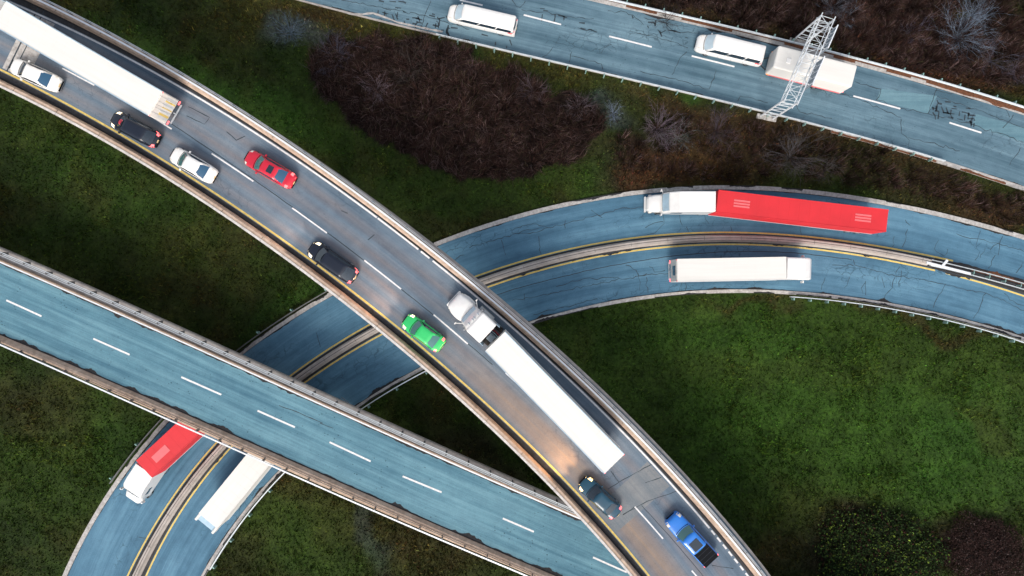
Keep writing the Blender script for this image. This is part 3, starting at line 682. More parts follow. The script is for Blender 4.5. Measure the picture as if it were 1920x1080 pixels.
# median barrier: a thing of its own, concrete, with a steel rail continuing it at the right
s_end = RR.px(1738, 492)[0]
mid = lambda u: (f_y1(u)+f_y2(u))/2
med = empty('median_barrier', (*RR.at(60., 0.0), 0)); 
def rel(o, root):
    o.parent = root; o.matrix_parent_inverse = Matrix.Translation(-Vector(root.location)); return o
tag(med, 'long low concrete barrier dividing the two lanes of the curving ramp', 'barrier')
mb = MB(); sweep(mb, RR, [(-.46, 0), (-.44, .12), (-.30, .35), (-.24, .80), (.24, .80), (.30, .35), (.44, .12), (.46, 0)], 0, s_end, base=mid)
rel(mb.build('barrier_wall', MT['conc_med']), med)
mb = MB(); sweep(mb, RR, boxprof(-.03, .03, .79, .806), 0, s_end, base=mid); rel(mb.build('cap_groove', MT['conc_dark']), med)
for u in np.arange(4, s_end-1, 4.5):
    mb = MB(); mb.bar((*RR.at(u, float(mid(u))-.25), .80), (*RR.at(u, float(mid(u))+.25), .80), .03, .02); rel(mb.build('joint', MT['conc_dark']), med)
gr = empty('median_guard_rail', (*RR.at(s_end+2, 0.0), 0)); tag(gr, 'double steel rail on the dirt median at the right, after the concrete barrier ends', 'guard rail')
mb = MB(); sweep(mb, RR, boxprof(.20, .27, .55, .80), s_end, base=mid); sweep(mb, RR, boxprof(-.50, -.42, .55, .80), s_end, base=mid); rel(mb.build('rail', MT['galv']), gr)
u = s_end+5.5
while u < RR.L-30:
    mb = MB(); a = RR.at(u, float(mid(u))-.45); b = RR.at(u, float(mid(u))+.25); mb.bar((*a, .62), (*b, .62), .07, .12); mb.box((*((a+b)/2), .35), (.12, .12, .7), RR.ang(u)); rel(mb.build('post', MT['post']), gr); u += 2.0
mb = MB(); a = RR.at(s_end+1.3, float(mid(s_end))-.42); b = RR.at(s_end+1.8, float(mid(s_end))+.65); mb.bar((*a, .84), (*b, .84), .30, .10); mb.bar((*RR.at(s_end-.6, float(mid(s_end))-.25), .82), (*RR.at(s_end+5, float(mid(s_end))-.3), .82), .30, .08); rel(mb.build('end_plate', MT['galv_w']), gr)
mb = MB(); dirtstrip(mb, RR, lambda u: mid(u)+.1, 1, .6, 1.1, .016, s_end+.8, None, 2, 21); dirtstrip(mb, RR, lambda u: mid(u)-.1, -1, .5, .8, .016, s_end+.8, None, 2, 22); mb.build('median_soil', MT['dirt'], ramp_o)
mb = MB(); dirtstrip(mb, RR, lambda u: mid(u)+.2, 1, .2, .8, .020, s_end+5, None, 2, 24, .45); mb.build('leaf_litter', MT['rust'], ramp_o)

def guard_rail(name, rd, off, s0, s1, side, label, group, sp=2.33, z=.72, post=True, wd=.20, mat='galv_w', ph=0.0, railo=0.0):
    root = empty(name, (*rd.at((s0+s1)/2, float(ev(off, np.array([(s0+s1)/2]))[0])), 0)); tag(root, label, 'guard rail', group)
    mb = MB(); h = wd/2
    sweep(mb, rd, [(-h, z-.30), (-h*.4, z-.22), (-h, z-.15), (-h*.4, z-.07), (-h, z), (h, z), (h, z-.30)], s0, s1, base=off); rel(mb.build('rail', MT[mat]), root)
    u = s0+ph+.5
    while post and u < s1:
        o = float(ev(off, np.array([u]))[0])+side*.27; mb = MB(); mb.box((*rd.at(u, o), .36), (.13, .28, .72), rd.ang(u)); rel(mb.build('post', MT['post']), root); u += sp
    return root
so_ = RR.px
f_botr = lambda u: f_bot(u)-.42
guard_rail('guard_rail', RR, f_botr, so_(1478, 552)[0], RR.L-30, -1, 'steel guard rail on green posts along the meadow edge of the ramp, right', 'guard rails on the ramp edges', 2.25, .7, True, .10, 'galv')
guard_rail('guard_rail', RR, lambda u: f_bot(u)-.40, so_(395, 1062)[0], so_(800, 684)[0], -1, 'steel guard rail along the lower ramp edge passing under both overpasses', 'guard rails on the ramp edges', 4.5, .7, True, .12, 'galv')
guard_rail('guard_rail', RR, lambda u: f_top(u)+.34, so_(215, 905)[0], so_(640, 535)[0], 1, 'thin steel guard rail on the upper left ramp edge before the overpass', 'guard rails on the ramp edges', 4.5, .7, True, .10, 'steel_dk')

# ------------------------------------------------------------------ highway at the top of the photo
mb = MB(); strip(mb, RT, -.05, lambda u: f_tg(u)+.02, 0.0)
hw = mb.build('highway', MT['asph_t']); tag(hw, 'worn blue-grey two lane highway across the top right', kind='structure')
for a, b in [((862, 0), (905, 10)), ((982, 28), (1052, 46)), ((1142, 68), (1222, 88)), ((1297, 105), (1377, 125)), ((1468, 147), (1533, 163)), ((1600, 180), (1688, 204)), ((1780, 230), (1840, 249)), ((700, -38), (770, -22)), ((1930, 271), (2000, 291))]:
    dash(RT, a, b, .010, .20, MT['white_paint'], hw)
lay(hw, 'gutter', MT['conc_pale'], lambda m: sweep(m, RT, boxprof(.0, .48, -.2, .03), base=f_tg))
lay(hw, 'gutter_litter', MT['rust'], lambda m: (dirtstrip(m, RT, lambda u: f_tg(u)+.5, -1, .25, .62, .038, sc=2.2, seed=31, gap=.50), strip(m, RT, lambda u: f_tg(u)+.5, lambda u: f_tg(u)+.75, .02)))
lay(hw, 'shoulder', MT['dirt'], lambda m: strip(m, RT, lambda u: f_tg(u)+.5, lambda u: f_tg(u)+1.0, .01))
s_l0 = RT.px(820, 62)[0]; s_l1 = RT.px(1765, 306)[0]
lay(hw, 'kerb', MT['conc'], lambda m: sweep(m, RT, boxprof(-.22, -.04, -.15, .09), 0, RT.px(1560, 240)[0], base=0.0))
lay(hw, 'kerb', MT['conc_pale'], lambda m: sweep(m, RT, boxprof(-.55, -.04, -.15, .04), RT.px(1560, 240)[0], None, base=0.0))
lay(hw, 'gutter_dirt', MT['rust'], lambda m: dirtstrip(m, RT, -.56, 1, .2, .75, .046, RT.px(1560, 240)[0], None, 1.8, 33, .45))
lay(hw, 'edge_dirt', MT['dirt'], lambda m: (dirtstrip(m, RT, -.04, 1, .02, .35, .006, sc=2, seed=36), dirtstrip(m, RT, f_tg, -1, .0, .25, .006, sc=2, seed=37)))
guard_rail('guard_rail', RT, -.30, s_l0, s_l1, -1, 'steel guard rail with green-white posts along the lower edge of the top highway', 'guard rails along the highway', 2.33, .72, True, .11, 'galv')
guard_rail('guard_rail', RT, f_tr, RT.px(1100, -18)[0], RT.L-25, 1, 'steel guard rail along the upper edge of the top highway beside the scrub', 'guard rails along the highway', 2.33, .75, True, .13, 'galv')
def patchq(m, q, z=.005):
    P = PW(q); m.add([(*p_, z) for p_ in P], [tuple(range(len(q)))[::-1]], [tuple(tuple(p_) for p_ in P)[::-1]])
lay(hw, 'asphalt_patch', MT['patch'], lambda m: patchq(m, [(1652, 166), (1757, 180), (1740, 213), (1643, 188)]))
lay(hw, 'asphalt_patch', MT['patch'], lambda m: patchq(m, [(1830, 214), (1945, 246), (1935, 272), (1823, 235)]))
TC = [[(1017, 107), (1025, 103), (1037, 88)], [(1067, 117), (1072, 97)], [(1070, 105), (1128, 120), (1130, 130)], [(1200, 133), (1280, 152), (1330, 167), (1343, 133)], [(1260, 140), (1273, 113), (1288, 97)], [(1383, 190), (1388, 180), (1440, 193)], [(1140, 20), (1187, 28), (1207, 47)], [(1207, 33), (1247, 43), (1260, 57), (1313, 62)], [(1127, 100), (1133, 90), (1147, 83)], [(978, 18), (1057, 30), (1113, 35)], [(960, 0), (975, 14), (985, 2)],
 [(1603, 153), (1652, 167), (1643, 187)], [(1757, 167), (1740, 213), (1687, 203), (1643, 187)], [(1757, 180), (1807, 197), (1860, 217), (1920, 240)], [(1740, 213), (1823, 233), (1920, 267)], [(1827, 213), (1822, 230)], [(1690, 223), (1690, 250), (1705, 263), (1703, 273)], [(1703, 258), (1760, 273), (1800, 283)], [(1893, 310), (1913, 277)], [(1550, 167), (1603, 183), (1690, 220)], [(1753, 170), (1880, 185), (1893, 220)], [(1493, 196), (1500, 210), (1560, 222)], [(605, 8), (700, 35), (800, 52)], [(640, 0), (800, 30), (880, 55)], [(790, 50), (800, 20), (808, 2)], [(1083, 52), (1120, 60)], [(1180, 58), (1250, 75), (1290, 90)], [(1900, 215), (1880, 240)]]
def tcr(m):
    for l in TC: crackline(m, l, 0, .078, .09)
    r2 = np.random.default_rng(9)
    for (cx, cy, rx, ry, n) in [(765, 25, 75, 20, 34), (1787, 208, 40, 15, 34), (1060, 38, 60, 10, 10), (880, 60, 80, 8, 10), (1240, 50, 60, 10, 10)]:
        for _ in range(n):
            x, y = cx+r2.uniform(-rx, rx), cy+r2.uniform(-ry, ry)+(r2.uniform(-1, 1)*0); y += (x-cx)*.27-0*0
            L = r2.uniform(5, 16); a = r2.choice([.25, 1.7, .1, 1.2]); crackline(m, [(x, y), (x+L*math.cos(a), y+L*math.sin(a))], 0, .16, .18)
lay(hw, 'crack_seal', MT['tar'], tcr)
patch2 = lay(hw, 'kerb', MT['conc_pale'], lambda m: crackline(m, [(640, 20), (660, 27), (680, 27), (700, 25), (720, 32), (745, 42), (790, 52), (830, 60)], 0, .22, .015, .05))

# ------------------------------------------------------------------ overpasses
def deck(root, rd, o0, o1, z, mat, slab=1.1):
    mb = MB(); strip(mb, rd, o0, o1, z); rel(mb.build('roadway', mat), root)
    mb = MB(); n = int(rd.L/2); u = np.linspace(0, rd.L, n); a = ev(o0, u); b = ev(o1, u)
    A = rd.at(u, a-.25); B = rd.at(u, b+.25); V = []; F = []
    for i in range(n): V += [(*A[i], z-.01), (*B[i], z-.01), (*B[i], z-.55), (*A[i], z-.55)]
    for i in range(n-1):
        for k in range(4): F.append((4*i+k, 4*i+4+k, 4*i+4+(k+1) % 4, 4*i+(k+1) % 4))
    mb.add(V, F); rel(mb.build('slab', MT['conc']), root)
    for k in range(4):
        q = (k+.5)/4; mb = MB(); sweep(mb, rd, boxprof(-.35, .35, z-1.15, z-.555), 0, rd.L, 3, base=lambda u: ev(o0, u)*(1-q)+ev(o1, u)*q); rel(mb.build('girder', MT['steel_dk']), root)
def pier(root, rd, s, o0, o1, z):
    mb = MB(); a = rd.at(s, o0); b = rd.at(s, o1); mb.bar((*a, z-1.15-.5), (*b, z-1.15-.5), .9, .99)
    for q in (.15, .5, .85): c = a*(1-q)+b*q; mb.tube((*c, -.2), (*c, z-2.1), .45, .45, 12)
    rel(mb.build('pier', MT['conc']), root)

# --- upper overpass
up = empty('overpass', (*RU.at(RU.L/2, 3.5), ZU)); tag(up, 'high curved overpass full of cars and white trucks, topmost road crossing the photo', 'bridge')
u_tan = RU.fit([(63, 7), (187, 73), (333, 150), (480, 241), (647, 360), (747, 433), (847, 513), (960, 604), (1085, 720), (1180, 813), (1260, 900), (1343, 997), (1417, 1080)], ZU, 3)
u_out = RU.fit([(83, 0), (180, 57), (280, 107), (480, 226), (547, 270), (613, 313), (677, 360), (733, 393), (807, 453), (893, 520), (960, 578), (997, 610), (1073, 683), (1112, 720), (1193, 797), (1273, 880), (1360, 980), (1440, 1067)], ZU+.9, 3)
u_edge = RU.fit([(27, 0), (73, 30), (167, 77), (267, 127), (387, 197), (480, 250), (553, 293), (637, 355), (707, 407), (800, 480), (880, 540), (960, 614), (1027, 673), (1073, 720), (1147, 793), (1227, 877), (1293, 950), (1407, 1080)], ZU, 3)
u_lo = RU.fit([(0, 160), (133, 233), (353, 360), (480, 444), (620, 547), (733, 637), (829, 720), (960, 840), (1027, 907), (1103, 993), (1187, 1080)], ZU+.85, 3)
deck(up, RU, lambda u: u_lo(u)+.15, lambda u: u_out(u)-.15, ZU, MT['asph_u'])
def plist(root, name, mat, fn): mb = MB(); fn(mb); return rel(mb.build(name, mat), root)
plist(up, 'yellow_line', MT['yellow_paint'], lambda m: strip(m, RU, -.10, .10, ZU+.010))
plist(up, 'edge_line', MT['white_paint'], lambda m: [strip(m, RU, lambda u: u_edge(u)-.09, lambda u: u_edge(u)+.09, ZU+.010, a, b) for a, b in [(0, RU.px(707, 407)[0]), (RU.px(709, 408)[0], RU.px(785, 467)[0]), (RU.px(790, 470)[0], RU.px(806, 483)[0]), (RU.px(812, 488)[0], RU.px(1330, 990)[0])]+[(RU.px(1330, 990)[0]+k, RU.px(1330, 990)[0]+k+.55) for k in np.arange(.3, 45, .9)]])
plist(up, 'gutter', MT['conc_dark'], lambda m: (strip(m, RU, lambda u: u_lo(u)+.35, -.17, ZU+.005), strip(m, RU, lambda u: u_edge(u)+.16, lambda u: u_tan(u)+.1, ZU+.005)))
plist(up, 'gutter_dirt', MT['dirt'], lambda m: (dirtstrip(m, RU, lambda u: u_lo(u)+.55, 1, .25, .50, ZU+.009, sc=3, seed=41), dirtstrip(m, RU, lambda u: u_tan(u)+.1, -1, .2, .42, ZU+.009, sc=3, seed=42)))
# left parapet: sloped inner face, pale cap
plist(up, 'parapet', MT['conc_tan'], lambda m: sweep(m, RU, [(-.06, ZU-.62), (-.06, ZU+.80), (.46, ZU+.78), (.56, ZU+.60), (.62, ZU+.08), (.62, ZU-.30)], base=u_lo))
plist(up, 'parapet_cap', MT['conc_cap'], lambda m: sweep(m, RU, [(-.09, ZU+.803), (-.09, ZU+.86), (.15, ZU+.86), (.15, ZU+.803)], base=u_lo))
# right parapet with steel rail and an outer handrail
u_pr = lambda u: u_tan(u)+.03
plist(up, 'parapet', MT['conc_tan'], lambda m: sweep(m, RU, [(0, ZU-.3), (.02, ZU+.10), (.16, ZU+.45), (.22, ZU+.70), (.62, ZU+.70), (.66, ZU-.62), (.3, ZU-.62)], base=u_pr))
plist(up, 'outer_ledge', MT['conc_tan'], lambda m: sweep(m, RU, boxprof(.663, .95, ZU-.5, ZU+.10), base=u_pr))
plist(up, 'top_rail', MT['galv_w'], lambda m: sweep(m, RU, boxprof(.42, .60, ZU+.84, ZU+.96), base=u_pr))
plist(up, 'handrail', MT['galv'], lambda m: (sweep(m, RU, boxprof(.74, .79, ZU+1.0, ZU+1.05), base=u_pr), sweep(m, RU, boxprof(.86, .92, ZU+.85, ZU+.90), base=u_pr)))
u = 3.0; k = 0
while u < RU.L-2 and k < 95:
    o = float(u_pr(u)); mb = MB(); mb.bar((*RU.at(u, o+.51), ZU+.69), (*RU.at(u, o+.51), ZU+.86), .12, .12); mb.bar((*RU.at(u, o+.80), ZU+.06), (*RU.at(u, o+.80), ZU+1.02), .10, .16); rel(mb.build('rail_post', MT['steel_dk']), up); u += 2.1; k += 1
for a, b in [((117, 128), (177, 160)), ((262, 205), (322, 242)), ((397, 288), (475, 340)), ((548, 390), (613, 437)), ((683, 488), (752, 542)), ((813, 590), (877, 645)), ((948, 699), (1018, 764)), ((1070, 822), (1130, 885)), ((1190, 950), (1243, 1010)), ((1297, 1070), (1350, 1132))]:
    d_ = dash(RU, a, b, ZU+.010, .15, MT['white_paint'], None); rel(d_, up)
u_se = RU.fit([(307, 228), (396, 283), (507, 358), (613, 438), (747, 541), (810, 592), (900, 672), (1190, 935), (1203, 950), (1260, 1020), (1310, 1080)], ZU, 3)
def ucr(m):
    seam(m, RU, lambda u: u_se(u)+.12, RU.px(318, 236)[0], RU.px(930, 690)[0], ZU+.006, .09); seam(m, RU, lambda u: u_se(u)+.25, RU.px(1200, 950)[0], RU.L, ZU+.006, .07)
    for l in [[(1140, 917), (1162, 903), (1223, 870)], [(1160, 903), (1145, 883)], [(1168, 965), (1213, 940), (1273, 920)], [(1190, 950), (1168, 965)], [(350, 217), (383, 233), (393, 220), (353, 200)], [(425, 247), (443, 263), (460, 255)], [(640, 395), (652, 400)], [(702, 440), (690, 450)], [(1335, 1060), (1375, 1066)], [(1210, 905), (1240, 895)]]:
        crackline(m, l, ZU, .08, .02)
    for q in np.arange(-2.8, 3.0, .45):
        pass
plist(up, 'crack_seal', MT['tar'], ucr)
q0 = (RU.px(1135, 925)[0]+RU.px(1223, 870)[0])/2; q1 = (RU.px(1168, 965)[0]+RU.px(1273, 920)[0])/2
plist(up, 'asphalt_patch', MT['slab_grey'], lambda m: strip(m, RU, .3, lambda u: u_edge(u)-.25, ZU+.004, q0, q1, .5))
# expansion joint block of pale concrete at the far left end
sj, _ = RU.px(18, 108)
def ej(m):
    strip(m, RU, .25, lambda u: u_edge(u)-.2, ZU+.0045, sj-.2, sj+2.6, .4)
plist(up, 'expansion_joint', MT['conc_pale'], ej)
plist(up, 'joint_gap', MT['tar'], lambda m: (strip(m, RU, .1, lambda u: u_tan(u), ZU+.009, sj+.3, sj+.45, .1), strip(m, RU, .1, lambda u: u_tan(u), ZU+.009, sj+1.0, sj+1.1, .1)))
for s_ in (RU.px(150, 200)[0], RU.px(560, 470)[0]-3, RU.px(930, 790)[0], RU.px(1240, 1090)[0]+6): pier(up, RU, s_, 0, 7.4, ZU)

for u in np.arange(3, RU.L-2, 5.0):
    o = float(u_lo(u)); mb = MB(); mb.bar((*RU.at(u, o-.08), ZU+.865), (*RU.at(u, o+.5), ZU+.80), .03, .02); rel(mb.build('joint', MT['conc_dark']), up)
    o = float(u_pr(u)); mb = MB(); mb.bar((*RU.at(u, o+.2), ZU+.705), (*RU.at(u, o+.62), ZU+.705), .03, .02); rel(mb.build('joint', MT['conc_dark']), up)
# --- lower-left overpass
lo = empty('overpass', (*RM.at(RM.L/2, -3.5), ZM)); tag(lo, 'empty straight teal overpass at lower left, passing over the ramp', 'bridge')
m_out = RM.fit([(7, 473), (133, 533), (213, 565), (343, 627), (480, 683), (543, 715), (680, 780), (773, 823), (960, 901), (1077, 958)], ZM+.9, 2)
m_li = RM.fit([(0, 628), (110, 672), (210, 720), (333, 770), (480, 837), (647, 907), (780, 967), (960, 1044), (1037, 1080)], ZM, 2)
m_lo = RM.fit([(0, 645), (163, 720), (300, 783), (400, 825), (480, 855), (530, 883), (680, 950), (813, 1007), (960, 1068)], ZM+.9, 2)
deck(lo, RM, lambda u: m_lo(u)+.1, lambda u: m_out(u)-.1, ZM, MT['asph_m'])
def pl(name, mat, fn): return plist(lo, name, MT[mat], fn)
pl('parapet', 'conc_tan', lambda m: sweep(m, RM, [(0, ZM-.3), (0, ZM+.1), (.12, ZM+.55), (.42, ZM+.55), (.45, ZM-.6), (.2, ZM-.6)], base=0.0))
pl('outer_ledge', 'conc', lambda m: strip(m, RM, .45, lambda u: m_out(u)+.05, ZM+.06))
pl('top_rail', 'galv_w', lambda m: sweep(m, RM, boxprof(.20, .33, ZM+.72, ZM+.82), base=0.0))
pl('handrail', 'galv', lambda m: (sweep(m, RM, boxprof(-.03, .04, ZM+.95, ZM+1.0), base=m_out), sweep(m, RM, boxprof(-.22, -.16, ZM+.85, ZM+.90), base=m_out), sweep(m, RM, boxprof(-.40, -.35, ZM+.85, ZM+.90), base=m_out)))
u = 1.5; k = 0
while u < RM.L-1 and k < 48:
    o = float(m_out(u)); mb = MB(); mb.bar((*RM.at(u, o-.10), ZM+.0), (*RM.at(u, o-.10), ZM+.98), .30, .14); rel(mb.build('rail_post', MT['steel_dk']), lo); u += 2.75; k += 1
pl('parapet', 'conc_tan', lambda m: sweep(m, RM, [(.02, ZM-.3), (.02, ZM+.08), (-.25, ZM+.45), (-.55, ZM+.50), (-.62, ZM-.6), (-.3, ZM-.6)], base=m_li))
pl('outer_ledge', 'conc_tan', lambda m: strip(m, RM, lambda u: m_lo(u)-.05, lambda u: m_li(u)-.64, ZM+.25))
pl('mid_rail', 'steel_dk', lambda m: sweep(m, RM, boxprof(-.62, -.56, ZM+.62, ZM+.70), base=m_li))
pl('top_rail', 'galv_w', lambda m: sweep(m, RM, boxprof(-.07, .08, ZM+.84, ZM+.94), base=m_lo))
u = 2.2; k = 0
while u < RM.L-1 and k < 48:
    o = float(m_lo(u)); mb = MB(); mb.bar((*RM.at(u, o+.12), ZM+.1), (*RM.at(u, o+.12), ZM+.90), .26, .12); rel(mb.build('rail_post', MT['steel_dk']), lo); u += 2.75; k += 1
pl('gutter_dirt', 'dirt', lambda m: (dirtstrip(m, RM, .01, -1, .14, .6, ZM+.008, sc=1.3, seed=51), dirtstrip(m, RM, lambda u: m_li(u)+.01, 1, .14, .75, ZM+.008, sc=1.5, seed=52)))
for a, b in [((12, 563), (78, 593)), ((175, 635), (243, 665)), ((340, 707), (415, 740)), ((483, 770), (553, 801)), ((618, 829), (695, 865)), ((755, 893), (828, 923)), ((943, 972), (1001, 997)), ((1112, 1045), (1175, 1073)), ((-150, 492), (-84, 522))]:
    rel(dash(RM, a, b, ZM+.010, .20, MT['white_paint'], None), lo)
def mcr(m):
    for l in [[(523, 760), (563, 775), (605, 793)], [(560, 740), (600, 760)], [(600, 793), (625, 803)], [(640, 745), (655, 755)]]: crackline(m, l, ZM, .09, .02)
pl('crack_seal', 'tar', mcr)
for s_ in (RM.px(130, 610)[0], RM.px(720, 880)[0]+3, RM.L-20): pier(lo, RM, s_, -7.4, -.3, ZM)

# ------------------------------------------------------------------ sign gantry over the highway
ga = empty('sign_gantry', (*P2(1500, 150), 0)); tag(ga, 'pale steel lattice gantry spanning the top highway with two edge-on sign panels', 'gantry')
ZC = 6.0
b1, b2 = P2(1426, 218), P2(1449, 223); t1, t2 = P2(1488, 75), P2(1510, 82)
k_ = CAM_H/(CAM_H-ZC)
for (x, y), (x2, y2) in (((b1), (b2)), ((t1), (t2))):
    for q in ((x, y), (x2, y2)):
        mb = MB(); mb.tube((*q, 0), (*q, ZC+.55), .11, .11, 8); rel(mb.build('leg', MT['galv_w']), ga)
    for k in range(6):
        mb = MB(); z = .9+k*.95; mb.tube((x, y, z), (x2, y2, z), .05)
        if k < 5 and k % 2 == 0: mb.tube((x, y, z), (x2, y2, z+.95), .035)
        rel(mb.build('leg_rung', MT['galv']), ga)
mb = MB(); c = (b1+b2)/2; ang = math.atan2(*(b2-b1)[::-1]); mb.rbox((*c, -.04), (2.5, .62, .22), .05, rz=ang); rel(mb.build('footing', MT['conc_pale']), ga)
mb = MB(); c = (t1+t2)/2; mb.rbox((*c, -.04), (2.5, .62, .22), .05, rz=ang); rel(mb.build('footing', MT['conc_pale']), ga)
def chord(m, p, q, z, r=.06, e=.35):
    d = (q-p)/np.linalg.norm(q-p)*e; m.tube((*(p-d), z), (*(q+d), z), r, r, 6)
mb = MB()
for (p, q) in ((b1, t1), (b2, t2)):
    for z in (ZC-.6, ZC+.6): chord(mb, p, q, z)
rel(mb.build('truss_chord', MT['galv_w']), ga)
mb = MB(); nb = 9
for k in range(nb+1):
    f0 = k/nb; f1 = (k+1)/nb; A0 = b1+(t1-b1)*f0; B0 = b2+(t2-b2)*f0
    mb.tube((*A0, ZC+.6), (*B0, ZC+.6), .032); mb.tube((*A0, ZC-.6), (*B0, ZC-.6), .028); mb.tube((*A0, ZC-.6), (*A0, ZC+.6), .028); mb.tube((*B0, ZC-.6), (*B0, ZC+.6), .028)
    if k < nb:
        A1 = b1+(t1-b1)*f1; B1 = b2+(t2-b2)*f1
        if k % 2: A1, B1, A0, B0 = A1, B1, A0, B0
        mb.tube((*(A0 if k % 2 else B0), ZC+.6), (*(B1 if k % 2 else A1), ZC+.6), .028)
        mb.tube((*(B0 if k % 2 else A0), ZC-.6), (*(A1 if k % 2 else B1), ZC-.6), .026)
        mb.tube((*A0, ZC-.6), (*A1, ZC+.6), .026); mb.tube((*B0, ZC+.6), (*B1, ZC-.6), .026)
rel(mb.build('truss_bracing', MT['galv']), ga)
dv = (t2-b2); nv = np.array((dv[1], -dv[0])); nv /= np.linalg.norm(nv)
if nv[0] < 0: nv = -nv
for f0, f1, h in ((.66, .94, 1.9), (.22, .56, 2.1)):
    a = b2+dv*f0+nv*.55; b = b2+dv*f1+nv*.55; mb = MB(); mb.bar((*a, ZC), (*b, ZC), .06, h); s_ = mb.build('sign_panel', MT['sign']); rel(s_, ga)
    mb = MB()
    for q in np.linspace(.06, .94, 5):
        p_ = a+(b-a)*q; mb.bar((*(p_-nv*.08), ZC-h/2), (*(p_-nv*.08), ZC+h/2+.05), .08, .08); mb.bar((*(p_-nv*.55), ZC+.3), (*(p_-nv*.1), ZC+.3), .06, .06)
    mb.bar((*(a-nv*.05), ZC+h/2+.03), (*(b-nv*.05), ZC+h/2+.03), .12, .05)
    rel(mb.build('sign_bracket', MT['galv_w']), ga)
# ------------------------------------------------------------------ vehicles
def place(front, rear, zr, zp):
    """front and rear photo points seen at height zr+zp -> centre, heading, length"""
    f = P2(*front, zr+zp); r = P2(*rear, zr+zp); c = (f+r)/2; d = f-r
    return c, math.atan2(d[1], d[0]), float(np.linalg.norm(d))

def wheel(root, x, y, r=.33, w=.22, dual=False):
    mb = MB(); s = 1 if y > 0 else -1
    prof = [(-w/2, r*.62), (-w/2, r*.93), (-w*.36, r), (w*.36, r), (w/2, r*.93), (w/2, r*.62)]
    rings = []
    for o, rr in prof: rings.append([(x+rr*math.cos(a), y+o, r+rr*math.sin(a)) for a in np.linspace(0, 2*math.pi, 20, endpoint=False)])
    mb.loft(rings, cap=True, smooth=False); t = mb.build('wheel', MT['tyre'], root)
    mb = MB(); mb.tube((x, y+s*(w/2-.02), r), (x, y+s*(w/2+.015), r), r*.60, r*.5, 14); mb.build('rim', MT['rim'], t)
    return t

def patch(p0, p1, q0, q1, bulge=(0, 0), n=6, m=3, inset=0.0, lift=.012, ctr=(0, 0, .8)):
    """curved panel between lower edge p0-p1 and upper edge q0-q1"""
    p0, p1, q0, q1 = map(Vector, (p0, p1, q0, q1)); V = []; c = Vector(ctr)
    for j in range(m+1):
        v = inset*.6+(1-inset*1.2)*j/m
        for i in range(n+1):
            u = inset+(1-2*inset)*i/n; a = p0.lerp(p1, u); b = q0.lerp(q1, u); k = 4*u*(1-u)
            P = a.lerp(b, v); P.x += bulge[0]*k; P.z += bulge[1]*k
            d = P-c; d.z *= 1; P = P+d.normalized()*lift; V.append(P)
    F = [(j*(n+1)+i, j*(n+1)+i+1, (j+1)*(n+1)+i+1, (j+1)*(n+1)+i) for j in range(m) for i in range(n)]
    return V, F
def shell(mb, V, F, th=.02, up=Vector((0, 0, 1))):
    """give a panel thickness towards the inside"""
    n = len(V); c = sum(V, Vector())/n
    a = V[F[0][1]]-V[F[0][0]]; b = V[F[0][3]]-V[F[0][0]]; nr = a.cross(b).normalized()
    if nr.z < 0 and abs(nr.z) > .1: nr = -nr
    W = [v-nr*th for v in V]; G = [tuple(k+n for k in reversed(f)) for f in F]
    from collections import Counter
    E = Counter()
    for f in F:
        for i in range(4):
            e = (f[i], f[(i+1) % 4]); E[tuple(sorted(e))] += 1
    S = []
    for f in F:
        for i in range(4):
            e = (f[i], f[(i+1) % 4])
            if E[tuple(sorted(e))] == 1: S.append((e[1], e[0], e[0]+n, e[1]+n))
    mb.add(list(V)+W, list(F)+G+S, smooth=False)

SHAPES = {
 # name: (x fraction front->rear, half width fraction), (x, top z), cabin: wb, r0, r1, rb fractions from front; belt z, roof z
 'sedan': dict(w=[(0, .55), (.02, .74), (.05, .86), (.1, .94), (.2, .985), (.4, 1), (.7, 1), (.85, .97), (.93, .92), (.97, .84), (1, .62)],
               t=[(0, .50), (.02, .64), (.08, .74), (.2, .84), (.3, .92), (.5, .96), (.75, .98), (.88, .97), (.95, .92), (.985, .80), (1, .62)], cab=(.27, .41, .68, .85), belt=.90, roof=1.44),
 'suv': dict(w=[(0, .66), (.02, .82), (.06, .92), (.15, .98), (.3, 1), (.8, 1), (.94, .96), (.985, .9), (1, .8)],
             t=[(0, .62), (.02, .82), (.08, .94), (.22, 1.04), (.3, 1.08), (.6, 1.10), (.9, 1.10), (.97, 1.05), (1, .85)], cab=(.25, .36, .86, .97), belt=1.04, roof=1.72),
 'wagon': dict(w=[(0, .58), (.02, .76), (.06, .88), (.14, .96), (.25, 1), (.7, 1), (.88, .95), (.96, .87), (1, .72)],
               t=[(0, .54), (.02, .68), (.08, .78), (.2, .90), (.28, .98), (.5, 1.02), (.8, 1.04), (.93, 1.0), (1, .78)], cab=(.23, .37, .78, .95), belt=.96, roof=1.52),
 'pickup': dict(w=[(0, .70), (.015, .84), (.05, .92), (.12, .97), (.25, 1), (.6, 1), (.9, .99), (.97, .97), (1, .94)],
                t=[(0, .80), (.015, 1.0), (.06, 1.08), (.2, 1.16), (.28, 1.20), (.5, 1.22), (.64, 1.22), (.9, 1.22), (.985, 1.2), (1, 1.1)], cab=(.27, .375, .64, .665), belt=1.14, roof=1.86),
 'van': dict(w=[(0, .66), (.015, .82), (.04, .92), (.1, .98), (.2, 1), (.8, 1), (.95, .985), (.99, .95), (1, .88)],
             t=[(0, .8), (.015, 1.0), (.05, 1.15), (.12, 1.3), (.16, 1.36), (.3, 1.4), (.7, 1.4), (.97, 1.4), (1, 1.3)], cab=(.13, .24, .965, .985), belt=1.34, roof=2.25),
}
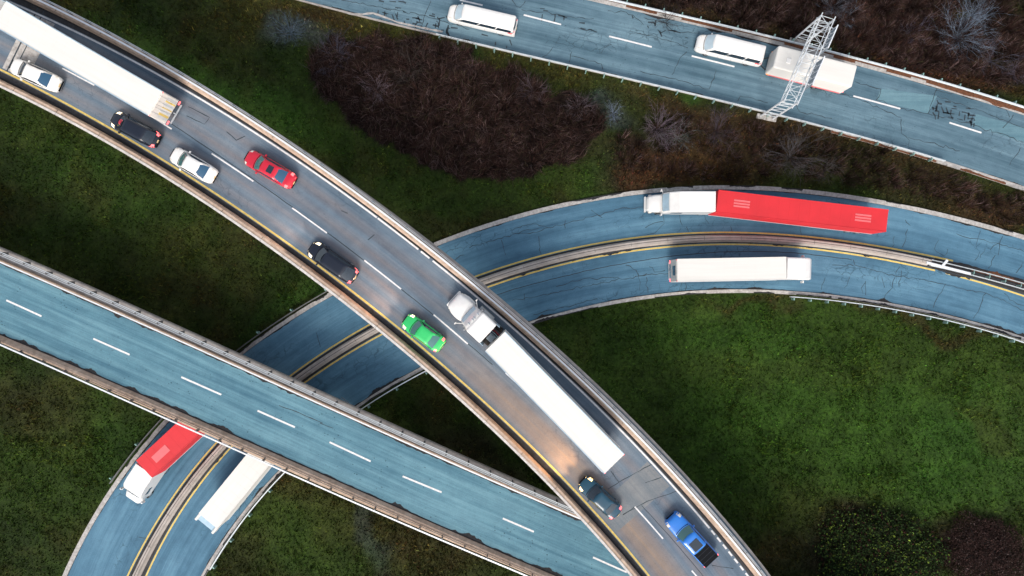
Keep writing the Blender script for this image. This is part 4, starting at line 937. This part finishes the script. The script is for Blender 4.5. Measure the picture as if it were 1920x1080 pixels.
def vehicle(name, label, cat, group, front, rear, zr, shape, W, pm, H=None, glassm='glass', lamps='lamp_off', tails='tail', zp=.9, sunroof=None, bed=False, rearglass=None, ws=None, spot=None):
    c, a, L = place(front, rear, zr, zp); S = SHAPES[shape]
    root = empty(name, (c[0], c[1], zr+.012), a); tag(root, label, cat, group)
    hw = W/2; belt = S['belt']; roof = S['roof'] if H is None else H
    X = lambda f: L/2-f*L
    wf = lambda f: float(np.interp(f, *zip(*S['w'])))*hw; tf = lambda f: float(np.interp(f, *zip(*S['t'])))
    st = sorted(set([0, .008, .02, .04, .07, .11, .16, .22, .28, .34, .42, .5, .58, .66, .74, .80, .86, .91, .95, .975, .99, 1]))
    rings = []
    for f in st:
        w_, t_, b_ = wf(f), tf(f), .24
        if bed and f > .68: t_ = min(t_, 1.2)
        half = [(0, t_), (.35*w_, t_-.004), (.62*w_, t_-.018), (.80*w_, t_-.045), (.90*w_, t_-.085), (.965*w_, t_-.16), (1.0*w_, t_-.30 if t_ > .8 else t_-.2), (1.0*w_, .52), (.985*w_, .38), (.93*w_, b_), (.5*w_, b_)]
        rings.append([(X(f), y, z) for y, z in half]+[(X(f), 0, b_)]+[(X(f), -y, z) for y, z in reversed(half[1:])])
    mb = MB(); mb.loft(rings); body = mb.build('body', MT[pm], root)
    # cabin
    wb, r0, r1, rb = (X(q) for q in S['cab']); yb = hw*.90; yt = hw*.70 if shape in ('sedan', 'wagon') else hw*.80
    if shape == 'van': yb = hw*.97; yt = hw*.88
    BZ = belt-.02
    def rr(x0, x1, y, z, rad, bf, brr, n=4):
        o = []
        for q, (sx, sy) in enumerate(((1, 1), (-1, 1), (-1, -1), (1, -1))):
            for k in range(n+1):
                t = (q+k/n)*math.pi/2; xx = (x0 if sx > 0 else x1)-sx*rad+rad*math.cos(t); yy = (y-rad)*sy+rad*math.sin(t)
                bul = (1-(yy/y)**2)*(bf if sx > 0 else -brr); o.append((xx+bul, yy, z))
        return o
    tops = [(roof, .10, .10), ]
    R0 = rr(wb, rb, yb, BZ, .16, .20, .10); R1 = rr(r0+.06, r1-.06, yt+.03, roof-.07, .16, .12, .06); R2 = rr(r0-.02, r1+.02, yt-.05, roof-.02, .16, .10, .05); R3 = rr(r0-.25, r1+.25, yt*.55, roof, .12, .05, .03)
    mb = MB(); mb.loft([R0, R1, R2, R3]); mb.build('roof', MT[pm], root)
    cz = Vector(((r0+r1)/2, 0, belt-.2))
    def panel(nm, p0, p1, q0, q1, bx, mat, ins=.0, n=8, lift=.02):
        V, F = patch(p0, p1, q0, q1, (bx, 0), n, 3, ins, lift, cz); m_ = MB(); shell(m_, V, F); return m_.build(nm, MT[mat], root)
    zt = roof-.085
    panel('windshield', (wb-.02, -yb*.90, BZ+.04), (wb-.02, yb*.90, BZ+.04), (r0+.07, -yt*.90, zt), (r0+.07, yt*.90, zt), .17, ws or glassm)
    panel('rear_window', (rb+.03, yb*.82, BZ+.05), (rb+.03, -yb*.82, BZ+.05), (r1-.05, yt*.84, zt), (r1-.05, -yt*.84, zt), -.08, rearglass or glassm)
    bx_ = wb-.30; cx_ = rb+.28
    mids = [0, .5, 1] if shape in ('sedan', 'wagon', 'pickup') else [0, .36, .70, 1]
    for s in (1, -1):
        for i in range(len(mids)-1):
            u0, u1 = mids[i]+.012, mids[i+1]-.012; lx = lambda u: bx_+(cx_-bx_)*u; tx = lambda u: (r0-.10)+((r1+.12)-(r0-.10))*u
            V, F = patch((lx(u0), s*yb*1.0, BZ+.05), (lx(u1), s*yb*1.0, BZ+.05), (tx(u0), s*(yt+.035), zt-.01), (tx(u1), s*(yt+.035), zt-.01), (0, 0), 3, 2, 0, .018, cz)
            m_ = MB(); shell(m_, V, F); m_.build('side_window', MT['glass'], root)
    if sunroof:
        sx = r0-.55; big = shape == 'pickup'; m_ = MB(); m_.rbox((sx-(.45 if big else .35), 0, roof+.004), (1.05 if big else .62, 1.05 if big else .80, .03), .08, top=.008)
        if sunroof == 'glass': m_.build('sunroof', MT['glass'], root)
        else:
            m_ = MB(); V, F = patch((wb-.10, -.36, BZ+.12), (wb-.10, .36, BZ+.12), (r0+.2, -.34, zt-.06), (r0+.2, .34, zt-.06), (.16, 0), 6, 3, 0, .05, cz); shell(m_, V, F); m_.build('red_smear_panel', MT['p_red'], root)  # added red panel imitating a red smear across the windshield
    # cowl line, panel gaps
    m_ = MB(); pts = [(wb+.10+.16*(1-(y/yb)**2), y) for y in np.linspace(-yb*.92, yb*.92, 9)]
    for p, q in zip(pts[:-1], pts[1:]): m_.bar((p[0], p[1], tf((L/2-p[0])/L)+.000), (q[0], q[1], tf((L/2-q[0])/L)+.000), .05, .03)
    m_.build('cowl', MT['black'], root)
    # lamps
    for s in (1, -1):
        m_ = MB(); f0, f1 = .012, (.14 if lamps != 'lamp_off' else .085)
        m_.loft([[(X(f)-.0, s*(wf(f)*k_), tf(f)-dz+.015) for k_, dz in ((.70, .02), (.86, .06), (.975, .17), (.99, .26), (.80, .26), (.66, .12))] for f in (f0, (f0+f1)/2, f1)], smooth=False); m_.build('headlight', MT[lamps], root)
        m_ = MB(); f0, f1 = (.90, .992) if shape != 'pickup' else (.965, .995)
        m_.loft([[(X(f), s*(wf(f)*k_), tf(f)-dz+.018) for k_, dz in ((.66 if shape != 'pickup' else .88, .02), (.86, .06), (.98, .17), (1.0, .28), (.80, .28), (.62, .12))] for f in (f0, (f0+f1)/2, f1)], smooth=False); m_.build('tail_light', MT[tails], root)
    # grille, bumper strips, plate
    m_ = MB(); m_.rbox((L/2-.02, 0, .48), (.10, W*.5, .22), .03, top=.02); m_.build('grille', MT['black'], root)
    m_ = MB(); m_.rbox((-L/2+.02, 0, .42), (.12, W*.62, .18), .03, top=.02); m_.build('bumper', MT['black'], root)
    m_ = MB(); m_.box((-L/2-.03, 0, .66), (.03, .34, .16)); m_.build('number_plate', MT['plate'], root)
    for s in (1, -1):
        m_ = MB(); m_.rbox((wb-.42, s*(hw+.09), belt+.03), (.16, .22, .14), .05, top=.03); m_.build('mirror', MT[pm], root)
    r_ = .34 if shape in ('sedan', 'wagon') else .38
    for fx in (.185, .80):
        for s in (1, -1): wheel(root, X(fx), s*(hw-.13), r_, .23)
    # door gaps
    for s in (1, -1):
        for f in (.36, .56, .74)[: 2 if shape == 'pickup' else 3]:
            m_ = MB(); m_.box((X(f), s*(hw+.001), .66), (.018, .012, .42)); m_.build('door_gap', MT['black'], root)
    if bed:
        x0, x1 = X(.69), X(.985); m_ = MB(); m_.rbox(((x0+x1)/2, 0, 1.235), (x0-x1, W*.88, .05), .04, top=.015); bc = m_.build('bed_cover', MT['black'], root)
        for k in range(1, 4): m_ = MB(); m_.box((x0+(x1-x0)*k/4, 0, 1.262), (.03, W*.84, .012)); m_.build('cover_rib', MT['p_black'], bc)
    if spot:
        for s in (1, -1):
            ld = bpy.data.lights.new('headlamp_beam', 'SPOT'); ld.energy = spot[0]; ld.color = spot[1]; ld.spot_size = R(spot[2]); ld.spot_blend = .9; ld.shadow_soft_size = .25
            lo_ = bpy.data.objects.new('headlamp_beam', ld); C.objects.link(lo_); lo_.parent = root
            sg = spot[3]; lo_.location = (sg*(L/2+.12), s*hw*.72, .72)
            lo_.rotation_euler = Vector((-sg, 0, spot[4])).to_track_quat('Z', 'Y').to_euler()
    return root

CARS = 'cars on the upper overpass'
vehicle('sedan', 'white sedan at the far left of the upper overpass, beside the long white trailer', 'car', CARS, (16, 118), (108, 159), ZU, 'sedan', 1.85, 'p_white', rearglass='glass_b', tails='lamp_off')
vehicle('sedan', 'white sedan on the upper overpass directly behind the black car with a red patch', 'car', CARS, (319, 285), (400, 332), ZU, 'sedan', 1.88, 'p_white', rearglass='glass_b', ws='glass_g', tails='lamp_off')
vehicle('sedan', 'black car with a red patch added on its windshield, following the first white sedan', 'car', CARS, (207, 218), (293, 264), ZU, 'wagon', 1.9, 'p_black', lamps='lamp_on', tails='tail_on', sunroof='red_smear')
vehicle('sedan', 'red sedan braking alone in the right-hand lane of the upper overpass', 'car', CARS, (459, 290), (549, 342), ZU, 'sedan', 1.88, 'p_red', rearglass='glass_b', ws='glass_g', tails='tail_on', sunroof='glass', spot=(600, (1.0, .08, .12), 90, -1, -.8))
vehicle('sedan', 'glossy black car ahead of the green car, red tail lamps lit', 'car', CARS, (580, 462), (664, 521), ZU, 'wagon', 1.95, 'p_black', lamps='lamp_on', tails='tail_on', glassm='glass', spot=(900, (1.0, .75, .6), 80, 1, -.2))
vehicle('hatchback', 'bright green compact car beside the cab of the white semi truck', 'car', CARS, (758, 598), (829, 651), ZU, 'sedan', 1.9, 'p_green', H=1.5, lamps='lamp_on', tails='tail_on', glassm='glass_g', spot=(1500, (1.0, .62, .42), 70, 1, -.14))
vehicle('sedan', 'dark navy car with glowing orange headlights beside the rear of the white semi trailer', 'car', CARS, (1092, 903), (1160, 967), ZU, 'sedan', 1.9, 'p_navy', lamps='lamp_hot', tails='tail_on', spot=(1900, (1.0, .56, .27), 70, 1, -.10))
vehicle('pickup_truck', 'bright blue pickup with black bed cover and dark sunroof', 'pickup', None, (1259, 971), (1335, 1053), ZU, 'pickup', 2.05, 'p_blue', glassm='glass_g', bed=True, sunroof='glass', tails='tail_on', zp=1.0)
vehicle('van', 'long white van alone in the lower lane of the top highway', 'van', None, (840, 20), (968, 50), 0, 'van', 2.1, 'p_white', H=2.0, zp=1.2, lamps='lamp_off', tails='tail', ws='pale_glass')

# ---- trucks
def semi(name, label, front, rear, zr, W, col, cab, cabcol, tail_marks=None, zp=4.1, vents=(), group=None, trim=True, gap=.95, cabmat='p_white', cablen=None, prongs=False, rear_plate=None, cabw=None, dirt=False):
    c, a, L = place(front, rear, zr, zp); root = empty(name, (c[0], c[1], zr+.012), a); tag(root, label, 'truck', group)
    f, r = L/2, -L/2; h0, h1 = 1.25, 4.1; skin = MT[col]
    mb = MB(); mb.rbox((0, 0, (h0+h1)/2), (L, W, h1-h0), .05, top=.04); body = mb.build('trailer_body', skin, root)
    for k in range(1, int(L/1.22)):                                  # roof bows under the skin
        m_ = MB(); m_.rbox((f-k*1.22, 0, h1+.002), (.045, W-.12, .010), .01, n=1, top=.004); m_.build('roof_bow', skin, body)
    for s in (1, -1):
        m_ = MB(); m_.bar((f-.03, s*(W/2-.03), h1+.01), (r+.03, s*(W/2-.03), h1+.01), .07, .04); m_.build('roof_rail', MT['p_trim' if trim else col], body)
        m_ = MB(); m_.bar((f, s*(W/2+.012), h0+.08), (r, s*(W/2+.012), h0+.08), .03, .16); m_.build('side_rail', MT['galv'], root)
        m_ = MB(); m_.box((r+4.6, s*(W/2-.02), .72), (5.2, .04, .62)); m_.build('side_skirt', MT[col], root) if trim else None
    m_ = MB(); m_.bar((f-.3, 0, 1.12), (r+.2, 0, 1.12), .9, .24); m_.build('frame', MT['chassis'], root)
    for s in (1, -1):
        m_ = MB(); m_.bar((f-3.0, s*.8, 1.05), (f-3.0, s*.8, .28), .12, .12); m_.box((f-3.0, s*.8, .2), (.3, .3, .06)); m_.build('landing_leg', MT['steel_dk'], root)
    for x in (r+1.3, r+2.55):
        for s in (1, -1): wheel(root, x, s*(W/2-.30), .5, .52)
    # rear
    for s in (1, -1):
        d = MB(); d.rbox((r-.02, s*W*.245, (h0+h1)/2), (.05, W*.47, h1-h0-.22), .02, top=.02); dr = d.build('rear_door', skin, root)
        for yy in (.12, .32): m_ = MB(); m_.tube((r-.06, s*W*yy, h0+.1), (r-.06, s*W*yy, h1-.1), .02); m_.build('lock_rod', MT['galv'], dr)
        m_ = MB(); m_.rbox((r-.05, s*(W/2-.22), 1.05), (.08, .40, .16), .03, top=.02); m_.build('tail_light', MT['tail_on'], root)
        m_ = MB(); m_.rbox((r-.03, s*(W/2-.10), h1-.12), (.06, .14, .08), .02, top=.02); m_.build('marker_light', MT['tail_on' if tail_marks else 'tail'], root)
    m_ = MB(); m_.box((r-.06, 0, .62), (.10, W*.8, .12)); m_.box((r-.06, 0, .86), (.06, .10, .42)); m_.build('bumper', MT['galv'], root)
    if rear_plate: m_ = MB(); m_.rbox((r-.075, 0, 2.9), (.03, 1.15, .9), .05, top=.01); m_.build('door_panel', MT['glass_b'], root)
    if dirt:
        for k, y in enumerate(np.linspace(-W*.38, W*.38, 7)): m_ = MB(); m_.box((r-.052, y, 2.2), (.02, .10+.06*(k % 3), 1.6)); m_.build('door_strip', MT['yellow_paint' if k % 2 else 'galv'], root)
    for vx, vw, vl, cnt in vents:                                   # pale roof marking made of bars
        for k in range(cnt):
            m_ = MB(); m_.box((f-vx, (k-(cnt-1)/2)*vw/cnt, h1+.012), (vl, vw/cnt*.62, .012)); m_.build('roof_marking', MT['p_redlight'], body)
    if prongs:
        for s in (1, -1): m_ = MB(); m_.rbox((r-.45, s*(W/2-.16), 3.55), (.95, .30, .9), .05, top=.05); m_.build('rear_fin', skin, root)
        m_ = MB(); m_.rbox((r-.40, 0, 3.72), (.75, W-.62, .2), .04, top=.03); m_.build('rear_shelf', MT['p_trim'], root)
    # ---- cab in its own direction
    cw = cabw or 2.5
    if cab is None: return root
    (cf, ckind) = cab
    hit = Vector((f+ (gap if ckind == 'conv' else .12), 0, 0)); pc = P2(*cf, zr+2.6); d = pc-c; loc = Vector((d[0]*math.cos(-a)-d[1]*math.sin(-a), d[0]*math.sin(-a)+d[1]*math.cos(-a), 0))
    ax = (loc-hit); CL = cablen or ax.length; ca = math.atan2(ax.y, ax.x); M = Matrix.Translation(hit) @ Matrix.Rotation(ca, 4, 'Z')
    class MX(MB):
        def build(s, name, mat, parent=None): s.v = [tuple(M @ Vector(p)) for p in s.v]; return MB.build(s, name, mat, parent)
    cm = MT[cabmat]
    if ckind == 'conv':
        sl = CL*.36; cl = CL*.22; x1 = sl; x2 = sl+cl; x3 = CL             # sleeper, cab, hood
        def sect(x, w_, t_, b_, rr=.18): 
            h = w_/2; pts = [(h-rr, t_), (h-rr*.3, t_-rr*.3), (h, t_-rr), (h, b_)]
            return [(x, y, z) for y, z in pts]+[(x, -y, z) for y, z in reversed(pts)]
        m_ = MX(); m_.loft([sect(0, cw-.1, 3.70, .95), sect(.12, cw, 3.80, .95), sect(x1-.1, cw, 3.78, .95), sect(x1+.05, cw-.04, 3.70, .95)], smooth=False); m_.build('sleeper', cm, root)
        m_ = MX(); m_.loft([sect(x1+.05, cw-.12, 3.66, .95, .25), sect(x1+cl*.35, cw-.2, 3.35, .95, .3), sect(x1+cl*.72, cw-.3, 2.95, .95, .28), sect(x2, cw-.36, 2.25, .95, .2)]); m_.build('cab', cm, root)
        hd = [sect(x2-.02, cw-.28, 2.15, .7, .25), sect(x2+(x3-x2)*.5, cw-.30, 2.02, .6, .28), sect(x2+(x3-x2)*.85, cw-.48, 1.86, .55, .28), sect(x3-.10, cw-.62, 1.68, .55, .22), sect(x3, cw-.85, 1.45, .6, .15)]
        m_ = MX(); m_.loft(hd); hood = m_.build('hood', cm, root)
        for s in (1, -1):
            m_ = MX(); xs = np.linspace(x2+.1, x3-.12, 6); m_.loft([[(x, s*(cw/2-.42), z0), (x, s*(cw/2-.02-k_), z0-.05), (x, s*(cw/2+.02-k_), z0-.25), (x, s*(cw/2-.02-k_), .55), (x, s*(cw/2-.45), .55)] for x, z0, k_ in zip(xs, (1.25, 1.40, 1.45, 1.42, 1.30, 1.0), (.05, 0, 0, .03, .12, .34))]); m_.build('fender', cm, root)
            m_ = MX(); m_.rbox((x3-.42, s*(cw/2-.30), 1.28), (.42, .24, .20), .06, top=.04); m_.build('headlight', MT['lamp_off'], root)
            m_ = MX(); m_.tube((x1+.22, s*(cw/2+.06), 1.0), (x1+.22, s*(cw/2+.06), 4.0), .08, .08, 8); m_.build('exhaust_stack', MT['rim'], root)
            m_ = MX(); m_.tube((x1+cl*.72, s*(cw/2-.15), 2.55), (x2+.25, s*(cw/2+.30), 2.55), .03); m_.rbox((x2+.25, s*(cw/2+.33), 2.35), (.12, .24, .5), .04, top=.03); m_.build('mirror', cm, root)
            m_ = MX(); m_.tube((x1-1.2, s*(cw/2-.1), .75), (x1+.6, s*(cw/2-.1), .75), .32, .32, 12); m_.build('fuel_tank', MT['rim'], root)
            m_ = MX(); m_.rbox((-.18, s*(cw/2-.03), 2.35), (.42, .05, 2.5), .02, top=.01); m_.build('side_fairing', MT['p_trim'], root)
            m_ = MX(); m_.box((x1+cl*.4, s*(cw/2-.10), 2.35), (cl*.5, .06, .55)); m_.build('side_window', MT['glass'], root)
        m_ = MX(); V, F = patch((x2+.03, -(cw/2-.30), 2.20), (x2+.03, cw/2-.30, 2.20), (x1+cl*.72, -(cw/2-.36), 2.92), (x1+cl*.72, cw/2-.36, 2.92), (.04, 0), 6, 2, 0, .03, (x1, 0, 1.5)); shell(m_, V, F); m_.build('windshield', MT['p_trim'], root)
        for yy in (-.75, -.25, .0, .55):
            m_ = MX(); m_.rbox((x1+.30, yy, 3.52), (.30, .09, .10), .03, top=.03); m_.build('roof_light', MT['sign'], root)
        m_ = MX(); m_.rbox((x3+.03, 0, 1.05), (.06, cw-1.25, .8), .05, top=.03); m_.build('grille', MT['rim'], root)
        m_ = MX(); m_.rbox((x3+.05, 0, .55), (.25, cw-.5, .32), .1, top=.04); m_.build('bumper', cm, root)
        m_ = MX(); m_.bar((-gap-1.5, 0, .95), (x3-.4, 0, .95), .9, .26); m_.build('chassis', MT['chassis'], root)
        m_ = MX(); m_.rbox((-gap*.55, .35, 1.15), (gap*.7, .7, .16), .05, top=.03); m_.build('catwalk', MT['sign'], root)
        for k in (-.5, -.3, -.1): m_ = MX(); m_.tube((-.02, k, 2.2), (-gap*.5, k, 1.4), .035); m_.tube((-gap*.5, k, 1.4), (-gap, k, 2.1), .035); m_.build('air_line', MT['p_red' if k < -.4 else 'p_trim'], root)
        wx = [(x3-1.15, .36), (-gap*.1-.3, .52), (-gap-1.1, .52)]
    else:
        def sect(x, w_, t_, b_, rr=.16):
            h = w_/2; pts = [(h-rr, t_), (h-rr*.3, t_-rr*.3), (h, t_-rr), (h, b_)]
            return [(x, y, z) for y, z in pts]+[(x, -y, z) for y, z in reversed(pts)]
        m_ = MX(); ts = (4.02, 4.05, 3.95, 3.55, 3.1) if ckind == 'over' else (3.9, 3.85, 3.6, 3.0, 2.2)
        fr = (0, .35, .65, .88, 1.0) if ckind == 'over' else (0, .35, .55, .68, .76)
        m_.loft([sect(CL*q, cw-(.0 if q < .9 else .12), t_, .8) for q, t_ in zip(fr, ts)], smooth=False); m_.build('cab', cm, root)
        if ckind != 'over':
            m_ = MX(); m_.loft([sect(CL*.75, cw-.22, 2.05, .6, .3), sect(CL*.88, cw-.34, 1.9, .55, .3), sect(CL*.97, cw-.6, 1.7, .5, .28), sect(CL, cw-.9, 1.4, .55, .2)]); m_.build('hood', cm, root)
            m_ = MX(); V, F = patch((CL*.765, -(cw/2-.2), 2.2), (CL*.765, cw/2-.2, 2.2), (CL*.69, -(cw/2-.22), 2.95), (CL*.69, cw/2-.22, 2.95), (.05, 0), 6, 2, 0, .03, (CL*.4, 0, 1.5)); shell(m_, V, F); m_.build('windshield', MT['p_trim'], root)
        else:
            m_ = MX(); m_.box((CL+.02, 0, 2.1), (.05, cw-.35, .9)); m_.build('windshield', MT['glass'], root)
        for s in (1, -1):
            m_ = MX(); m_.rbox((CL*.94, s*(cw/2-.25), 1.0), (.40, .30, .25), .06, top=.04); m_.build('headlight', MT['lamp_off'], root)
            m_ = MX(); m_.rbox((CL*.80, s*(cw/2+.24), 2.3), (.14, .26, .6), .04, top=.03); m_.tube((CL*.78, s*(cw/2-.1), 2.6), (CL*.80, s*(cw/2+.24), 2.6), .03); m_.build('mirror', cm, root)
            m_ = MX(); m_.box((CL*.55, s*(cw/2+.006), 2.1), (CL*.18, .03, .6)); m_.build('side_window', MT['glass'], root)
        m_ = MX(); m_.bar((-gap-1.2, 0, .95), (CL-.3, 0, .95), .9, .26); m_.build('chassis', MT['chassis'], root)
        m_ = MX(); m_.rbox((CL+.04, 0, .55), (.22, cw-.5, .32), .1, top=.04); m_.build('bumper', cm, root)
        wx = [(CL*.78, .36), (.7, .52)]
    for x, w_ in wx:
        for s in (1, -1):
            q = M @ Vector((x, s*(cw/2-w_/2-.04), 0)); t = wheel(root, 0, 0.001*s, .5, w_); t.location = (q.x, q.y, 0); t.rotation_euler.z = ca
    return root

semi('semi_truck', 'white bonneted semi truck with long white trailer beside the green car', (928, 640), (1152, 870), ZU, 2.75, 'p_trailer', ((848, 561), 'conv'), None, tail_marks=True)
semi('semi_truck', 'long white trailer cut off by the upper left corner, rear doors showing', (-2, 24), (291, 194), ZU, 2.75, 'p_trailer', ((-98, -30), 'conv'), None, tail_marks=True, dirt=True)
semi('semi_truck', 'white cab pulling a bright red trailer along the upper lane of the ramp at right', (1345, 377), (1664, 414), 0, 2.65, 'p_redtrailer', ((1217, 379), 'day'), None, vents=[(2.9, 1.0, 1.9, 3), (None, 0, 0, 0)][:1]+[(17.3, 1.0, 1.9, 3)], trim=False, gap=.12, cabw=2.45)
semi('semi_truck', 'white cab with a red trailer coming out from under the lower left overpass', (270, 880), (452, 711), 0, 2.75, 'p_redtrailer', ((236, 944), 'day'), None, vents=[(2.7, 1.5, 2.2, 1)], trim=False, gap=.12, cabw=2.55)
semi('box_truck', 'plain white box truck in the lower lane of the ramp, below the bright red trailer', (1475, 503), (1270, 507), 0, 2.7, 'p_trailer', ((1517, 505), 'over'), None, rear_plate=True, gap=.12, cabw=2.62, trim=False)
semi('box_truck', 'white truck half hidden under the lower left overpass, driving away beside the median', (545, 787), (390, 977), 0, 2.85, 'p_trailer', ((585, 745), 'over'), None, gap=.12, cabw=2.6, prongs=True, trim=False)

# white crew truck towing a white enclosed trailer on the highway
vehicle('crew_van', 'white van towing a tall white trailer under the sign gantry', 'van', None, (1308, 76), (1432, 106), 0, 'van', 2.15, 'p_white', H=2.1, zp=1.3, lamps='lamp_off', tails='tail', ws='pale_glass')
def box_trailer():
    c, a, L = place((1455, 105), (1603, 143), 0, 3.0); W = 2.75; root = empty('cargo_trailer', (c[0], c[1], .012), a); tag(root, 'tall white trailer towed behind the white van, right under the sign gantry', 'trailer')
    mb = MB(); mb.rbox((0, 0, 1.8), (L, W, 2.4), .25, 5, top=.16); mb.build('trailer_body', MT['p_trailer'], root)
    mb = MB(); mb.bar((L/2, -.8, .55), (L/2+1.4, 0, .55), .1, .12); mb.bar((L/2, .8, .55), (L/2+1.4, 0, .55), .1, .12); mb.build('drawbar', MT['chassis'], root)
    for s in (1, -1):
        mb = MB(); mb.bar((L/2-.3, s*(W/2+.03), .75), (-L/2+.3, s*(W/2+.03), .75), .07, .14); mb.build('side_rail', MT['p_redlight'], root)
        mb = MB(); mb.rbox((-L/2-.01, s*(W/2-.2), .95), (.06, .22, .2), .03, top=.02); mb.build('tail_light', MT['tail_on'], root)
        mb = MB(); mb.rbox((L/2-.25, s*(W/2+.05), .85), (.3, .06, .12), .02, top=.02); mb.build('marker_light', MT['amber'], root)
        for x in (-.5, -1.5): wheel(root, x, s*(W/2-.1), .36, .24)
    mb = MB(); mb.rbox((L/2-1.6, .2, 3.03), (.6, .6, .14), .1, top=.05); mb.build('roof_vent', MT['p_white'], root)
box_trailer()
